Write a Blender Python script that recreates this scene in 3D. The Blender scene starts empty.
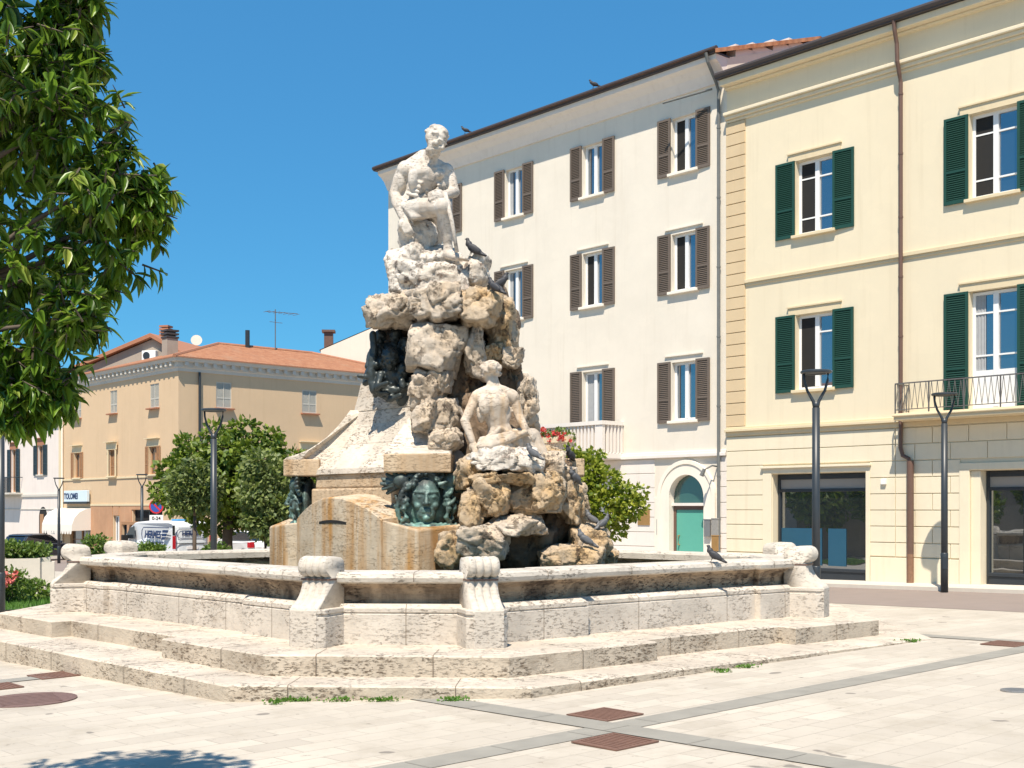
import bpy, bmesh, math, random
from mathutils import Vector, Matrix, noise, Euler, Quaternion

R = math.radians
scene = bpy.context.scene
col = scene.collection
random.seed(7)

# ------------------------------------------------------------------ camera, sky, sun, exposure
FPX, HY, EZ = 1223.0, 508.0, 2.1
cd = bpy.data.cameras.new("camera")
cam = bpy.data.objects.new("camera", cd)
col.objects.link(cam)
cam.location = (0, 0, EZ)
cam.rotation_euler = (R(90), 0, 0)
cd.sensor_width = 36.0
cd.lens = FPX / 1024 * 36.0
cd.shift_y = (HY - 384) / 1024
cd.clip_end = 3000
scene.camera = cam

SUN_EL = 60.0
SUN_H = Vector((-0.22, -0.975)).normalized()        # horizontal direction towards the sun
w = bpy.data.worlds.new("World")
scene.world = w
w.use_nodes = True
nt = w.node_tree
bg = nt.nodes["Background"]
sky = nt.nodes.new("ShaderNodeTexSky")
sky.sky_type = 'NISHITA'
sky.sun_disc = False
sky.sun_elevation = R(SUN_EL)
sky.sun_rotation = math.atan2(SUN_H.x, SUN_H.y) % (2 * math.pi)
sky.air_density = 1.0
sky.dust_density = 0.0
sky.ozone_density = 4.0
tint = nt.nodes.new("ShaderNodeMix"); tint.data_type = 'RGBA'; tint.blend_type = 'MULTIPLY'; tint.inputs[0].default_value = 1.0
tint.inputs[7].default_value = (0.42, 1.0, 1.08, 1)
even = nt.nodes.new("ShaderNodeMix"); even.data_type = 'RGBA'; even.inputs[0].default_value = 0.5
even.inputs[7].default_value = (0.55, 2.35, 5.3, 1)
nt.links.new(sky.outputs[0], tint.inputs[6])
nt.links.new(tint.outputs[2], even.inputs[6])
nt.links.new(even.outputs[2], bg.inputs[0])
bg.inputs[1].default_value = 0.088
sl = bpy.data.lights.new("sun", 'SUN')
sun = bpy.data.objects.new("sun", sl)
col.objects.link(sun)
sl.energy = 5.0
sl.angle = R(0.5)
sl.color = (1.0, 0.90, 0.765)
ce = math.cos(R(SUN_EL))
Ldir = Vector((-SUN_H.x * ce, -SUN_H.y * ce, -math.sin(R(SUN_EL))))
sun.rotation_euler = Ldir.to_track_quat('-Z', 'Y').to_euler()
sun.location = (0, -10, 40)
vs = scene.view_settings
vs.view_transform = 'Standard'
vs.look = 'None'
vs.gamma = 1
vs.exposure = 0.60
vs.use_curve_mapping = False


# ------------------------------------------------------------------ helpers
def at(px, py, Y):
    return Vector(((px - 512) / FPX * Y, Y, EZ + (HY - py) / FPX * Y))


def zg(x, y):
    x = max(-30, min(30, x)); y = max(0, min(70, y))
    return 0.02 * (x + 1.2) - 0.005 * (y - 13.4)


def gpt(px, py):                                       # pixel on the sloping ground
    k = (px - 512) / FPX; m = (HY - py) / FPX
    Y = (EZ - 0.02 * 1.2 - 0.005 * 13.4) / (0.02 * k - 0.005 - m)
    return Vector((k * Y, Y, EZ + m * Y))


class MB:
    def __init__(s): s.v = []; s.f = []

    def add(s, vs, fs):
        n = len(s.v); s.v += [tuple(v) for v in vs]
        s.f += [tuple(i + n for i in f) for f in fs]

    def box(s, x0, x1, y0, y1, z0, z1, M=None):
        vs = [Vector((x, y, z)) for x in (x0, x1) for y in (y0, y1) for z in (z0, z1)]
        if M: vs = [M @ v for v in vs]
        s.add(vs, [(0, 1, 3, 2), (4, 6, 7, 5), (0, 4, 5, 1), (2, 3, 7, 6), (0, 2, 6, 4), (1, 5, 7, 3)])

    def quad(s, a, b, c, d): s.add([a, b, c, d], [(0, 1, 2, 3)])

    def prism(s, poly, fn):
        """poly: 2d points; fn(u, v, k) with k = 0 / 1 gives the two ends"""
        n = len(poly)
        vs = [fn(u, v, 0) for u, v in poly] + [fn(u, v, 1) for u, v in poly]
        fs = [(i, (i + 1) % n, n + (i + 1) % n, n + i) for i in range(n)]
        fs += [tuple(range(n))[::-1], tuple(range(n, 2 * n))]
        s.add(vs, fs)

    def tube(s, pts, rad, n=8, cap=True):
        pts = [Vector(p) for p in pts]
        if not isinstance(rad, (list, tuple)): rad = [rad] * len(pts)
        rings = []
        up = Vector((0, 0, 1))
        for i, p in enumerate(pts):
            d = (pts[min(i + 1, len(pts) - 1)] - pts[max(i - 1, 0)]).normalized()
            a = d.cross(up)
            if a.length < 0.05: a = d.cross(Vector((1, 0, 0)))
            a.normalize(); b = d.cross(a)
            rings.append([p + (a * math.cos(t) + b * math.sin(t)) * rad[i] for t in [2 * math.pi * k / n for k in range(n)]])
        vs = [v for r in rings for v in r]
        fs = []
        for i in range(len(pts) - 1):
            for k in range(n):
                fs.append((i * n + k, i * n + (k + 1) % n, (i + 1) * n + (k + 1) % n, (i + 1) * n + k))
        if cap: fs += [tuple(range(n)), tuple((len(pts) - 1) * n + k for k in range(n))[::-1]]
        s.add(vs, fs)

    def lathe(s, prof, n=16, c=(0, 0, 0)):
        vs = [(c[0] + r * math.cos(2 * math.pi * k / n), c[1] + r * math.sin(2 * math.pi * k / n), c[2] + z) for r, z in prof for k in range(n)]
        fs = [(i * n + k, i * n + (k + 1) % n, (i + 1) * n + (k + 1) % n, (i + 1) * n + k) for i in range(len(prof) - 1) for k in range(n)]
        fs += [tuple(range(n))[::-1], tuple((len(prof) - 1) * n + k for k in range(n))]
        s.add(vs, fs)

    def capsule(s, p1, r1, p2, r2, n=12):
        p1, p2 = Vector(p1), Vector(p2)
        d = p2 - p1
        if d.length < 1e-5: d = Vector((0, 0, 1e-4))
        d.normalize()
        pts = []; rad = []
        for k in range(5):
            t = math.pi / 2 * k / 5
            pts.append(p1 - d * r1 * math.cos(t)); rad.append(max(r1 * math.sin(t), r1 * 0.03))
        pts.append(p1); rad.append(r1); pts.append(p2); rad.append(r2)
        for k in range(1, 6):
            t = math.pi / 2 * k / 5
            pts.append(p2 + d * r2 * math.sin(t)); rad.append(max(r2 * math.cos(t), r2 * 0.03))
        a = d.orthogonal().normalized(); b = d.cross(a)
        m = len(pts)
        vs = [p + (a * math.cos(2 * math.pi * k / n) + b * math.sin(2 * math.pi * k / n)) * r for p, r in zip(pts, rad) for k in range(n)]
        fs = [(i * n + k, i * n + (k + 1) % n, (i + 1) * n + (k + 1) % n, (i + 1) * n + k) for i in range(m - 1) for k in range(n)]
        fs += [tuple(range(n))[::-1], tuple((m - 1) * n + k for k in range(n))]
        s.add(vs, fs)

    def ellip(s, c, r, rot=None, n=14, m=10):
        c = Vector(c)
        M = rot.to_matrix() if isinstance(rot, (Euler, Quaternion)) else (rot if rot else Matrix.Identity(3))
        vs = []; fs = []
        for i in range(m + 1):
            t = math.pi * i / m
            for k in range(n):
                a = 2 * math.pi * k / n
                st = max(math.sin(t), 0.02)
                vs.append(c + M @ Vector((r[0] * st * math.cos(a), r[1] * st * math.sin(a), r[2] * math.cos(t))))
        for i in range(m):
            for k in range(n):
                fs.append((i * n + k, (i + 1) * n + k, (i + 1) * n + (k + 1) % n, i * n + (k + 1) % n))
        fs += [tuple(range(n)), tuple(m * n + k for k in range(n))[::-1]]
        s.add(vs, fs)

    def mesh(s, name, fix=True):
        me = bpy.data.meshes.new(name)
        me.from_pydata(s.v, [], s.f)
        me.validate()
        if fix:
            bm = bmesh.new(); bm.from_mesh(me)
            bmesh.ops.recalc_face_normals(bm, faces=bm.faces)
            bm.to_mesh(me); bm.free()
        me.update()
        return me

    def obj(s, name, mat, parent=None, loc=(0, 0, 0), rot=None, smooth=False, bevel=0, seg=2, fix=True):
        return link(name, s.mesh(name, fix), mat, parent, loc, rot, smooth, bevel, seg)


def link(name, me, mat, parent=None, loc=(0, 0, 0), rot=None, smooth=False, bevel=0, seg=2):
    o = bpy.data.objects.new(name, me)
    col.objects.link(o)
    if mat and not me.materials:
        for m in (mat if isinstance(mat, (list, tuple)) else [mat]): me.materials.append(m)
    if smooth:
        me.polygons.foreach_set("use_smooth", [True] * len(me.polygons))
    if bevel:
        b = o.modifiers.new("bevel", 'BEVEL'); b.width = bevel; b.segments = seg; b.limit_method = 'ANGLE'; b.angle_limit = R(35)
    o.location = loc
    if rot: o.rotation_euler = rot
    if parent: o.parent = parent
    return o


def tag(o, label=None, cat=None, group=None, kind=None):
    if label: o["label"] = label
    if cat: o["category"] = cat
    if group: o["group"] = group
    if kind: o["kind"] = kind
    return o


def empty(name, loc, rz=0, label=None, cat=None, group=None):
    o = bpy.data.objects.new(name, None)
    col.objects.link(o)
    o.location = loc; o.rotation_euler = (0, 0, rz); o.empty_display_size = 0.2
    return tag(o, label, cat, group)


def copy_tree(o, parent=None):
    c = o.copy(); col.objects.link(c)
    if parent: c.parent = parent
    for ch in list(o.children): copy_tree(ch, c)
    return c


def remesh(mb, voxel, smooth_it=6, fac=0.5, rough=0.0, rscale=4.0, seed=0):
    """fuse overlapping shapes into one continuous surface"""
    me = mb.mesh("tmp")
    o = bpy.data.objects.new("tmp", me); col.objects.link(o)
    m = o.modifiers.new("r", 'REMESH'); m.mode = 'VOXEL'; m.voxel_size = voxel
    if smooth_it:
        k = o.modifiers.new("s", 'SMOOTH'); k.factor = fac; k.iterations = smooth_it
    dg = bpy.context.evaluated_depsgraph_get()
    dg.update()
    out = bpy.data.meshes.new_from_object(o.evaluated_get(dg))
    bpy.data.objects.remove(o); bpy.data.meshes.remove(me)
    if rough:
        off = Vector((seed * 3.1, seed * 1.7, seed))
        nn = [v.normal.copy() for v in out.vertices]
        for v, n_ in zip(out.vertices, nn):
            v.co += n_ * rough * noise.fractal(v.co * rscale + off, 0.9, 2.0, 4)
    out.polygons.foreach_set("use_smooth", [True] * len(out.polygons))
    out.update()
    return out


# ------------------------------------------------------------------ materials
class NT:
    def __init__(s, name):
        s.m = bpy.data.materials.new(name); s.m.use_nodes = True
        s.t = s.m.node_tree; s.b = s.t.nodes["Principled BSDF"]; s.out = s.t.nodes["Material Output"]
        s.tc = s.t.nodes.new("ShaderNodeTexCoord")

    def n(s, typ, **k):
        x = s.t.nodes.new(typ)
        for a, v in k.items(): setattr(x, a, v)
        return x

    def l(s, a, b): s.t.links.new(a, b)

    def map(s, scale=(1, 1, 1), rot=(0, 0, 0), coord="Object"):
        m = s.n("ShaderNodeMapping"); m.inputs["Scale"].default_value = scale; m.inputs["Rotation"].default_value = rot
        s.l(s.tc.outputs[coord], m.inputs[0]); return m.outputs[0]

    def noise(s, vec, scale, detail=6, rough=0.6):
        x = s.n("ShaderNodeTexNoise"); x.inputs["Scale"].default_value = scale; x.inputs["Detail"].default_value = detail
        x.inputs["Roughness"].default_value = rough; s.l(vec, x.inputs["Vector"]); return x.outputs["Fac"]

    def ramp(s, fac, stops):
        r = s.n("ShaderNodeValToRGB"); e = r.color_ramp.elements
        while len(e) < len(stops): e.new(0.5)
        for i, (p, c) in enumerate(stops):
            e[i].position = p; e[i].color = (c, c, c, 1) if isinstance(c, (int, float)) else tuple(c) + (1,)
        s.l(fac, r.inputs[0]); return r.outputs[0]

    def mix(s, fac, a, b, mode='MIX'):
        x = s.n("ShaderNodeMix", data_type='RGBA', blend_type=mode)
        for sock, v in ((x.inputs[0], fac), (x.inputs[6], a), (x.inputs[7], b)):
            if isinstance(v, (int, float)): sock.default_value = v
            elif isinstance(v, tuple): sock.default_value = v + (1,)
            else: s.l(v, sock)
        return x.outputs[2]

    def bump(s, h, strength=0.4, dist=0.02, prev=None):
        b = s.n("ShaderNodeBump"); b.inputs["Strength"].default_value = strength; b.inputs["Distance"].default_value = dist
        s.l(h, b.inputs["Height"])
        if prev: s.l(prev, b.inputs["Normal"])
        return b.outputs[0]

    def done(s, color, rough=0.8, normal=None, **k):
        if isinstance(color, tuple): s.b.inputs["Base Color"].default_value = color + (1,)
        else: s.l(color, s.b.inputs["Base Color"])
        if isinstance(rough, (int, float)): s.b.inputs["Roughness"].default_value = rough
        else: s.l(rough, s.b.inputs["Roughness"])
        if normal: s.l(normal, s.b.inputs["Normal"])
        for a, v in k.items(): s.b.inputs[a.replace("_", " ")].default_value = v
        return s.m


def plain(name, c, rough=0.6, var=0.12, scale=6, **k):
    t = NT(name); v = t.map()
    f = t.noise(v, scale)
    cc = t.mix(f, tuple(x * (1 - var) for x in c), tuple(min(1, x * (1 + var)) for x in c))
    return t.done(cc, rough, **k)


def plaster(name, c, var=0.07, stain=0.0, stain_c=(0.3, 0.25, 0.2)):
    t = NT(name); v = t.map()
    f = t.noise(v, 0.55, 9, 0.68)
    f2 = t.noise(v, 9, 6)
    a = t.mix(t.ramp(f, [(0.3, 0.0), (0.7, 1.0)]), tuple(x * (1 - var) for x in c), tuple(min(1, x * (1 + var * 0.6)) for x in c))
    a = t.mix(0.12, a, t.mix(f2, (0.5, 0.48, 0.45), c))
    drip = t.noise(t.map((3.2, 3.2, 0.16)), 1.4, 7, 0.62)
    a = t.mix(t.ramp(drip, [(0.54, 0.0), (0.78, 0.32)]), a, tuple(x * k for x, k in zip(c, (0.70, 0.66, 0.60))))
    patch = t.noise(t.map((1, 1, 1.5)), 0.9, 3, 0.4)
    a = t.mix(t.ramp(patch, [(0.575, 0.0), (0.585, 0.10)]), a, tuple(min(1, x * 1.12) for x in c))
    a = t.mix(t.ramp(t.noise(v, 22, 3, 0.8), [(0.70, 0.0), (0.74, 0.25)]), a, tuple(x * 0.5 for x in c))
    if stain:
        vs_ = t.map((2.2, 2.2, 0.25))
        a = t.mix(t.ramp(t.noise(vs_, 1.6, 7), [(0.56, 0.0), (0.8, stain)]), a, stain_c)
    return t.done(a, 0.9, t.bump(t.noise(v, 60, 4), 0.15, 0.01))


def travertine(name, c, dark, pit=0.6, streak=0.5, stain=None, stain_amt=0.0, tscale=1.0, bump=0.5, dense=0.0):
    """pale stone, cloudy, with horizontal pores, crisp pits and weathered dirt"""
    t = NT(name)
    v = t.map((tscale, tscale, tscale)); vh = t.map((tscale, tscale, tscale * 3.2))
    cloud = t.noise(v, 1.3, 9, 0.66)
    a = t.mix(t.ramp(cloud, [(0.34, 0.0), (0.66, 1.0)]), tuple(x * 0.78 for x in c), tuple(min(1, x * 1.10) for x in c))
    st = t.noise(vh, 2.6, 10, 0.72)
    region = t.ramp(t.noise(v, 0.8, 5, 0.6), [(0.42 - dense, 0.0), (0.60 - dense, 1.0)])
    a = t.mix(t.mix(1.0, t.ramp(st, [(0.47 - dense, 0.0), (0.60 - dense, streak)]), region, 'MULTIPLY'), a, dark)
    pores = t.ramp(t.noise(vh, 12, 8, 0.75), [(0.535 - dense * .6, 0.0), (0.585 - dense * .6, 1.0)])
    mask = t.ramp(t.noise(v, 1.6, 6, 0.65), [(0.44 - dense, 0.12), (0.56 - dense, 1.0)])
    pm = t.mix(1.0, pores, mask, 'MULTIPLY')
    pf = t.mix(1.0, pm, (pit, pit, pit), 'MULTIPLY')
    a = t.mix(pf, a, tuple(x * 0.6 for x in dark))
    if stain:
        vz = t.map((tscale * 2.6, tscale * 2.6, tscale * 0.22))
        a = t.mix(t.ramp(t.noise(vz, 1.5, 8, 0.6), [(0.47, 0.0), (0.68, stain_amt)]), a, stain)
        a = t.mix(t.ramp(t.noise(t.map((tscale * 1.2, tscale * 1.2, tscale * 0.15)), 1.1, 6, 0.6), [(0.52, 0.0), (0.66, stain_amt * 0.7)]), a, tuple(x * 0.55 for x in stain))
    fine = t.noise(v, 38, 6, 0.7)
    n1 = t.bump(t.mix(0.5, fine, st), bump, 0.02)
    inv = t.n("ShaderNodeInvert"); t.l(pm, inv.inputs["Color"])
    n2 = t.bump(inv.outputs[0], 0.8, 0.02, n1)
    return t.done(a, 0.85, n2)


def rockmat(name, c, dark, ochre, amt=0.5):
    t = NT(name); v = t.map()
    cloud = t.noise(v, 2.6, 9, 0.7)
    a = t.mix(t.ramp(cloud, [(0.36, 0.0), (0.62, 1.0)]), tuple(x * 0.66 for x in c), tuple(min(1, x * 1.2) for x in c))
    a = t.mix(t.ramp(t.noise(v, 1.2, 6, 0.62), [(0.46, 0.0), (0.64, amt)]), a, ochre)
    h1 = t.ramp(t.noise(v, 5.5, 9, 0.75), [(0.555, 0.0), (0.63, 1.0)])
    h2 = t.ramp(t.noise(v, 15, 7, 0.7), [(0.57, 0.0), (0.64, 1.0)])
    msk = t.ramp(t.noise(v, 1.9, 4), [(0.4, 0.15), (0.6, 1.0)])
    holes = t.mix(1.0, t.mix(0.5, h1, h2, 'ADD'), msk, 'MULTIPLY')
    a = t.mix(t.mix(1.0, holes, (0.85, 0.85, 0.85), 'MULTIPLY'), a, dark)
    n1 = t.bump(t.noise(v, 6, 12, 0.75), 0.8, 0.07)
    inv = t.n("ShaderNodeInvert"); t.l(holes, inv.inputs["Color"])
    n2 = t.bump(inv.outputs[0], 0.9, 0.04, n1)
    return t.done(a, 0.92, n2)


def bronze(name):
    t = NT(name); v = t.map()
    a = t.mix(t.ramp(t.noise(v, 2.2, 6, 0.6), [(0.42, 0.0), (0.66, 1.0)]), (0.05, 0.062, 0.06), (0.11, 0.19, 0.17))
    vz = t.n("ShaderNodeSeparateXYZ"); t.l(t.tc.outputs["Object"], vz.inputs[0])
    low = t.ramp(vz.outputs["Z"], [(0.0, 1.0), (0.02, 0.0)])
    mr = t.n("ShaderNodeMapRange"); mr.inputs[1].default_value = -0.45; mr.inputs[2].default_value = 0.0; mr.inputs[3].default_value = 0.75; mr.inputs[4].default_value = 0.0
    t.l(vz.outputs["Z"], mr.inputs[0])
    a = t.mix(t.mix(1.0, mr.outputs[0], t.ramp(t.noise(v, 5, 5), [(0.4, 0.0), (0.58, 1.0)]), 'MULTIPLY'), a, (0.22, 0.46, 0.40))
    a = t.mix(t.ramp(t.noise(v, 8, 6), [(0.58, 0.0), (0.72, 0.7)]), a, (0.33, 0.44, 0.41))
    return t.done(a, 0.55, t.bump(t.noise(v, 25, 5), 0.3, 0.01), Metallic=0.25)


def leafmat(name, c1, c2, rough=0.38, trans=0.35, c3=None):
    t = NT(name)
    g = t.n("ShaderNodeNewGeometry")
    stops = [(0.0, c1), (1.0, c2)] if not c3 else [(0.0, c1), (0.82, c2), (1.0, c3)]
    a = t.ramp(g.outputs["Random Per Island"], stops)
    t.done(a, rough)
    tr = t.n("ShaderNodeBsdfTranslucent"); t.l(t.mix(0.5, a, (0.25, 0.4, 0.03)), tr.inputs["Color"])
    mx = t.n("ShaderNodeMixShader"); mx.inputs[0].default_value = trans
    t.l(t.b.outputs[0], mx.inputs[1]); t.l(tr.outputs[0], mx.inputs[2]); t.l(mx.outputs[0], t.out.inputs[0])
    return t.m


def glass(name, c=(0.02, 0.03, 0.04), refl=0.28, rough=0.03):
    t = NT(name)
    t.done(c, 0.25)
    gl = t.n("ShaderNodeBsdfGlossy"); gl.inputs["Roughness"].default_value = rough; gl.inputs["Color"].default_value = (0.9, 0.95, 1, 1)
    v = t.map()
    t.l(t.bump(t.noise(v, 0.9, 2), 0.06, 0.05), gl.inputs["Normal"])
    mx = t.n("ShaderNodeMixShader"); mx.inputs[0].default_value = refl
    t.l(t.b.outputs[0], mx.inputs[1]); t.l(gl.outputs[0], mx.inputs[2]); t.l(mx.outputs[0], t.out.inputs[0])
    return t.m


def tiles(name, c1, c2, rot, scale, mortar):
    """paving slabs in rows"""
    t = NT(name)
    v = t.map((1, 1, 1), (0, 0, rot))
    b = t.n("ShaderNodeTexBrick"); b.offset = 0.5
    b.inputs["Color1"].default_value = c1 + (1,); b.inputs["Color2"].default_value = c2 + (1,)
    b.inputs["Mortar"].default_value = mortar + (1,)
    b.inputs["Scale"].default_value = scale; b.inputs["Mortar Size"].default_value = 0.006; b.inputs["Bias"].default_value = -0.2
    b.inputs["Brick Width"].default_value = 0.6; b.inputs["Row Height"].default_value = 0.3; b.inputs["Mortar Smooth"].default_value = 0.3
    t.l(v, b.inputs["Vector"])
    o = t.map()
    a = t.mix(t.ramp(t.noise(o, 0.32, 9, 0.65), [(0.40, 0.0), (0.60, 0.7)]), b.outputs["Color"], tuple(x * 0.78 for x in c1), 'MIX')
    a = t.mix(t.ramp(t.noise(o, 1.3, 10, 0.75), [(0.50, 0.0), (0.66, 0.5)]), a, (c1[0] * 0.62, c1[1] * 0.60, c1[2] * 0.56))
    a = t.mix(t.ramp(t.noise(o, 6.5, 6, 0.75), [(0.61, 0.0), (0.68, 0.6)]), a, (0.20, 0.17, 0.135))
    a = t.mix(t.ramp(t.noise(o, 3.3, 2, 0.3), [(0.74, 0.0), (0.76, 0.7)]), a, (0.13, 0.115, 0.10))
    n = t.bump(t.noise(o, 30, 6, 0.7), 0.25, 0.01)
    return t.done(a, 0.8, t.bump(b.outputs["Fac"], -0.4, 0.012, n))


CREAM = (0.80, 0.745, 0.63)
M = {}
M["mid"] = plaster("mid_plaster", (0.735, 0.67, 0.565))
M["mid_low"] = plaster("mid_low_plaster", (0.76, 0.70, 0.64), 0.05, 0.2, (0.5, 0.44, 0.4))
M["surround"] = plaster("pale_surround", (0.82, 0.75, 0.64))
M["right"] = plaster("right_plaster", (0.73, 0.635, 0.455), 0.05)
M["right_low"] = plaster("right_low_stone", (0.76, 0.675, 0.50), 0.06, 0.25, (0.5, 0.42, 0.3))
M["quoin"] = plaster("quoin_tan", (0.62, 0.47, 0.28), 0.08)
M["trim_r"] = plaster("right_trim", (0.68, 0.56, 0.36), 0.06)
M["orange"] = plaster("orange_plaster", (0.61, 0.435, 0.265), 0.06, 0.2, (0.5, 0.34, 0.19))
M["brick"] = plaster("brick_plaster", (0.47, 0.25, 0.13), 0.2, 0.4, (0.6, 0.42, 0.27))
M["cornice_grey"] = plaster("grey_cornice", (0.55, 0.52, 0.46), 0.08)
M["white_house"] = plaster("white_plaster", (0.74, 0.66, 0.60), 0.06, 0.3, (0.5, 0.4, 0.35))
M["grey_wall"] = plaster("grey_render", (0.34, 0.285, 0.23), 0.2, 0.6, (0.25, 0.22, 0.2))
M["white"] = plain("white_paint", (0.80, 0.79, 0.77), 0.45, 0.03)
M["whitewood"] = plain("white_window_frame", (0.78, 0.78, 0.77), 0.4, 0.03)
M["brown_shut"] = plain("brown_grey_shutter", (0.135, 0.105, 0.082), 0.6, 0.1)
M["green_shut"] = plain("green_shutter", (0.010, 0.055, 0.038), 0.5, 0.15)
M["wood_shut"] = plain("wood_shutter", (0.36, 0.19, 0.09), 0.6, 0.15)
M["pale_shut"] = plain("pale_shutter", (0.50, 0.48, 0.42), 0.6, 0.08)
M["dark_shut"] = plain("dark_shutter", (0.03, 0.045, 0.05), 0.5, 0.1)
M["glass"] = glass("window_glass", (0.015, 0.03, 0.05), 0.30)
M["shopglass"] = glass("shop_glass", (0.012, 0.016, 0.02), 0.30, 0.015)
M["carglass"] = glass("car_glass", (0.010, 0.014, 0.018), 0.09)
M["dark"] = plain("dark_void", (0.012, 0.011, 0.010), 0.8, 0.2)
M["darkmetal"] = plain("anthracite_metal", (0.035, 0.042, 0.05), 0.45, 0.1, Metallic=0.3)
M["lampmetal"] = plain("lamp_post_paint", (0.03, 0.037, 0.044), 0.42, 0.12)
M["greymetal"] = plain("grey_metal", (0.30, 0.30, 0.30), 0.4, 0.15, Metallic=0.6)
M["iron"] = plain("wrought_iron", (0.16, 0.15, 0.14), 0.5, 0.2, Metallic=0.4)
M["brownpipe"] = plain("brown_pipe", (0.13, 0.075, 0.055), 0.5, 0.2)
M["gutter"] = plain("dark_gutter", (0.055, 0.042, 0.038), 0.5, 0.2)
M["greypipe"] = plain("grey_pipe", (0.14, 0.145, 0.14), 0.5, 0.2)
M["rust"] = plain("rust_pipe", (0.22, 0.12, 0.07), 0.8, 0.4, 14)
M["tile_eave"] = plain("tile_edge", (0.36, 0.16, 0.09), 0.85, 0.3, 9)
M["trav"] = travertine("travertine_wall", (0.575, 0.515, 0.44), (0.28, 0.21, 0.15), 0.75, 0.35, None, 0, 1.0, 0.5, -0.012)
M["trav_cop"] = travertine("travertine_coping", (0.59, 0.535, 0.46), (0.30, 0.24, 0.18), 0.65, 0.35, None, 0, 1.0, 0.5, -0.02)
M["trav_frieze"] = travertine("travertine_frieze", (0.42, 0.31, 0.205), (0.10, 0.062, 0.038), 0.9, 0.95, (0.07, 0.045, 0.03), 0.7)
M["trav_step"] = travertine("travertine_step", (0.545, 0.475, 0.39), (0.26, 0.20, 0.14), 0.45, 0.35, None, 0, 1.0, 0.5, -0.025)
M["trav_riser"] = travertine("travertine_riser", (0.52, 0.445, 0.35), (0.20, 0.135, 0.08), 0.85, 0.5, None, 0, 1.0, 0.8, 0.004)
M["joint"] = plain("stone_joint", (0.19, 0.145, 0.105), 0.9, 0.3, 9)
M["trav_base"] = travertine("travertine_stained", (0.55, 0.455, 0.335), (0.36, 0.24, 0.12), 0.4, 0.4, (0.40, 0.19, 0.035), 0.95)
M["trav_ramp"] = travertine("travertine_ramp", (0.57, 0.505, 0.42), (0.34, 0.25, 0.17), 0.75, 0.35, None, 0, 1.0, 0.5, -0.005)
M["trav_slab"] = travertine("travertine_slab", (0.56, 0.43, 0.29), (0.33, 0.22, 0.12), 0.4, 0.4, (0.36, 0.19, 0.06), 0.4)
M["marble"] = travertine("statue_marble", (0.60, 0.55, 0.485), (0.36, 0.28, 0.20), 0.18, 0.22, (0.38, 0.27, 0.17), 0.35, 1.4, 0.18, -0.03)
M["marble_warm"] = travertine("statue_marble_warm", (0.58, 0.50, 0.41), (0.42, 0.27, 0.13), 0.18, 0.35, (0.42, 0.25, 0.10), 0.6, 1.4, 0.18, -0.03)
M["rock_pale"] = rockmat("pale_rock", (0.60, 0.52, 0.425), (0.12, 0.085, 0.06), (0.45, 0.30, 0.15), 0.45)
M["rock_warm"] = rockmat("warm_rock", (0.55, 0.44, 0.315), (0.13, 0.08, 0.045), (0.47, 0.29, 0.11), 0.7)
M["rock_shaded"] = rockmat("shaded_rock", (0.22, 0.16, 0.11), (0.05, 0.03, 0.02), (0.25, 0.14, 0.06), 0.6)  # rock of gaps and recesses, their shade painted in as a darker colour
M["rock_white"] = rockmat("white_rock", (0.70, 0.645, 0.57), (0.24, 0.155, 0.12), (0.45, 0.33, 0.2), 0.3)
M["bronze"] = bronze("green_bronze")
M["bronze_dark"] = plain("dark_bronze", (0.04, 0.05, 0.05), 0.42, 0.7, 5, Metallic=0.3)
M["paving"] = tiles("plaza_paving", (0.53, 0.475, 0.395), (0.41, 0.365, 0.305), R(-42), 1.0, (0.27, 0.235, 0.19))
M["strip"] = plain("grey_paving_strip", (0.265, 0.25, 0.215), 0.75, 0.25, 3)
M["grate"] = plain("rusty_grate", (0.16, 0.085, 0.06), 0.75, 0.4, 20)
M["manhole"] = plain("reddish_manhole", (0.15, 0.09, 0.075), 0.75, 0.4, 16)
M["road"] = plain("asphalt", (0.235, 0.19, 0.165), 0.9, 0.12, 2)
M["groundmat"] = plain("far_ground", (0.30, 0.27, 0.23), 0.9, 0.15, 0.6)
M["kerb"] = plain("kerb_stone", (0.55, 0.50, 0.43), 0.85, 0.12, 4)
M["grass_soil"] = plain("lawn_soil", (0.05, 0.10, 0.025), 0.95, 0.4, 4)
M["grass"] = leafmat("grass_blade", (0.06, 0.16, 0.02), (0.14, 0.28, 0.04), 0.6, 0.3)
M["leaf_near"] = leafmat("near_leaf", (0.025, 0.075, 0.010), (0.18, 0.31, 0.03), 0.36, 0.42, (0.38, 0.42, 0.09))
M["leaf_tree"] = leafmat("tree_leaf", (0.035, 0.085, 0.010), (0.22, 0.28, 0.03), 0.5, 0.25)
M["leaf_olive"] = leafmat("olive_leaf", (0.06, 0.10, 0.03), (0.22, 0.26, 0.08), 0.55, 0.25)
M["leaf_lime"] = leafmat("lime_leaf", (0.09, 0.15, 0.010), (0.34, 0.36, 0.04), 0.42, 0.35)
M["leaf_shrub"] = leafmat("shrub_leaf", (0.05, 0.11, 0.015), (0.16, 0.23, 0.04), 0.5, 0.25)
M["bark"] = plain("bark", (0.10, 0.075, 0.055), 0.9, 0.3, 12)
M["red_flower"] = leafmat("red_petal", (0.55, 0.02, 0.03), (0.7, 0.06, 0.08), 0.5, 0.2)
M["pink_flower"] = leafmat("rose_petal", (0.62, 0.10, 0.10), (0.75, 0.25, 0.22), 0.5, 0.2)
M["doorgreen"] = plain("sea_green_door", (0.10, 0.37, 0.29), 0.5, 0.05)
M["doorglass"] = glass("green_fanlight", (0.03, 0.085, 0.07), 0.10)
M["brass"] = plain("brass_plaque", (0.38, 0.22, 0.08), 0.45, 0.15, Metallic=0.3)
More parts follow.
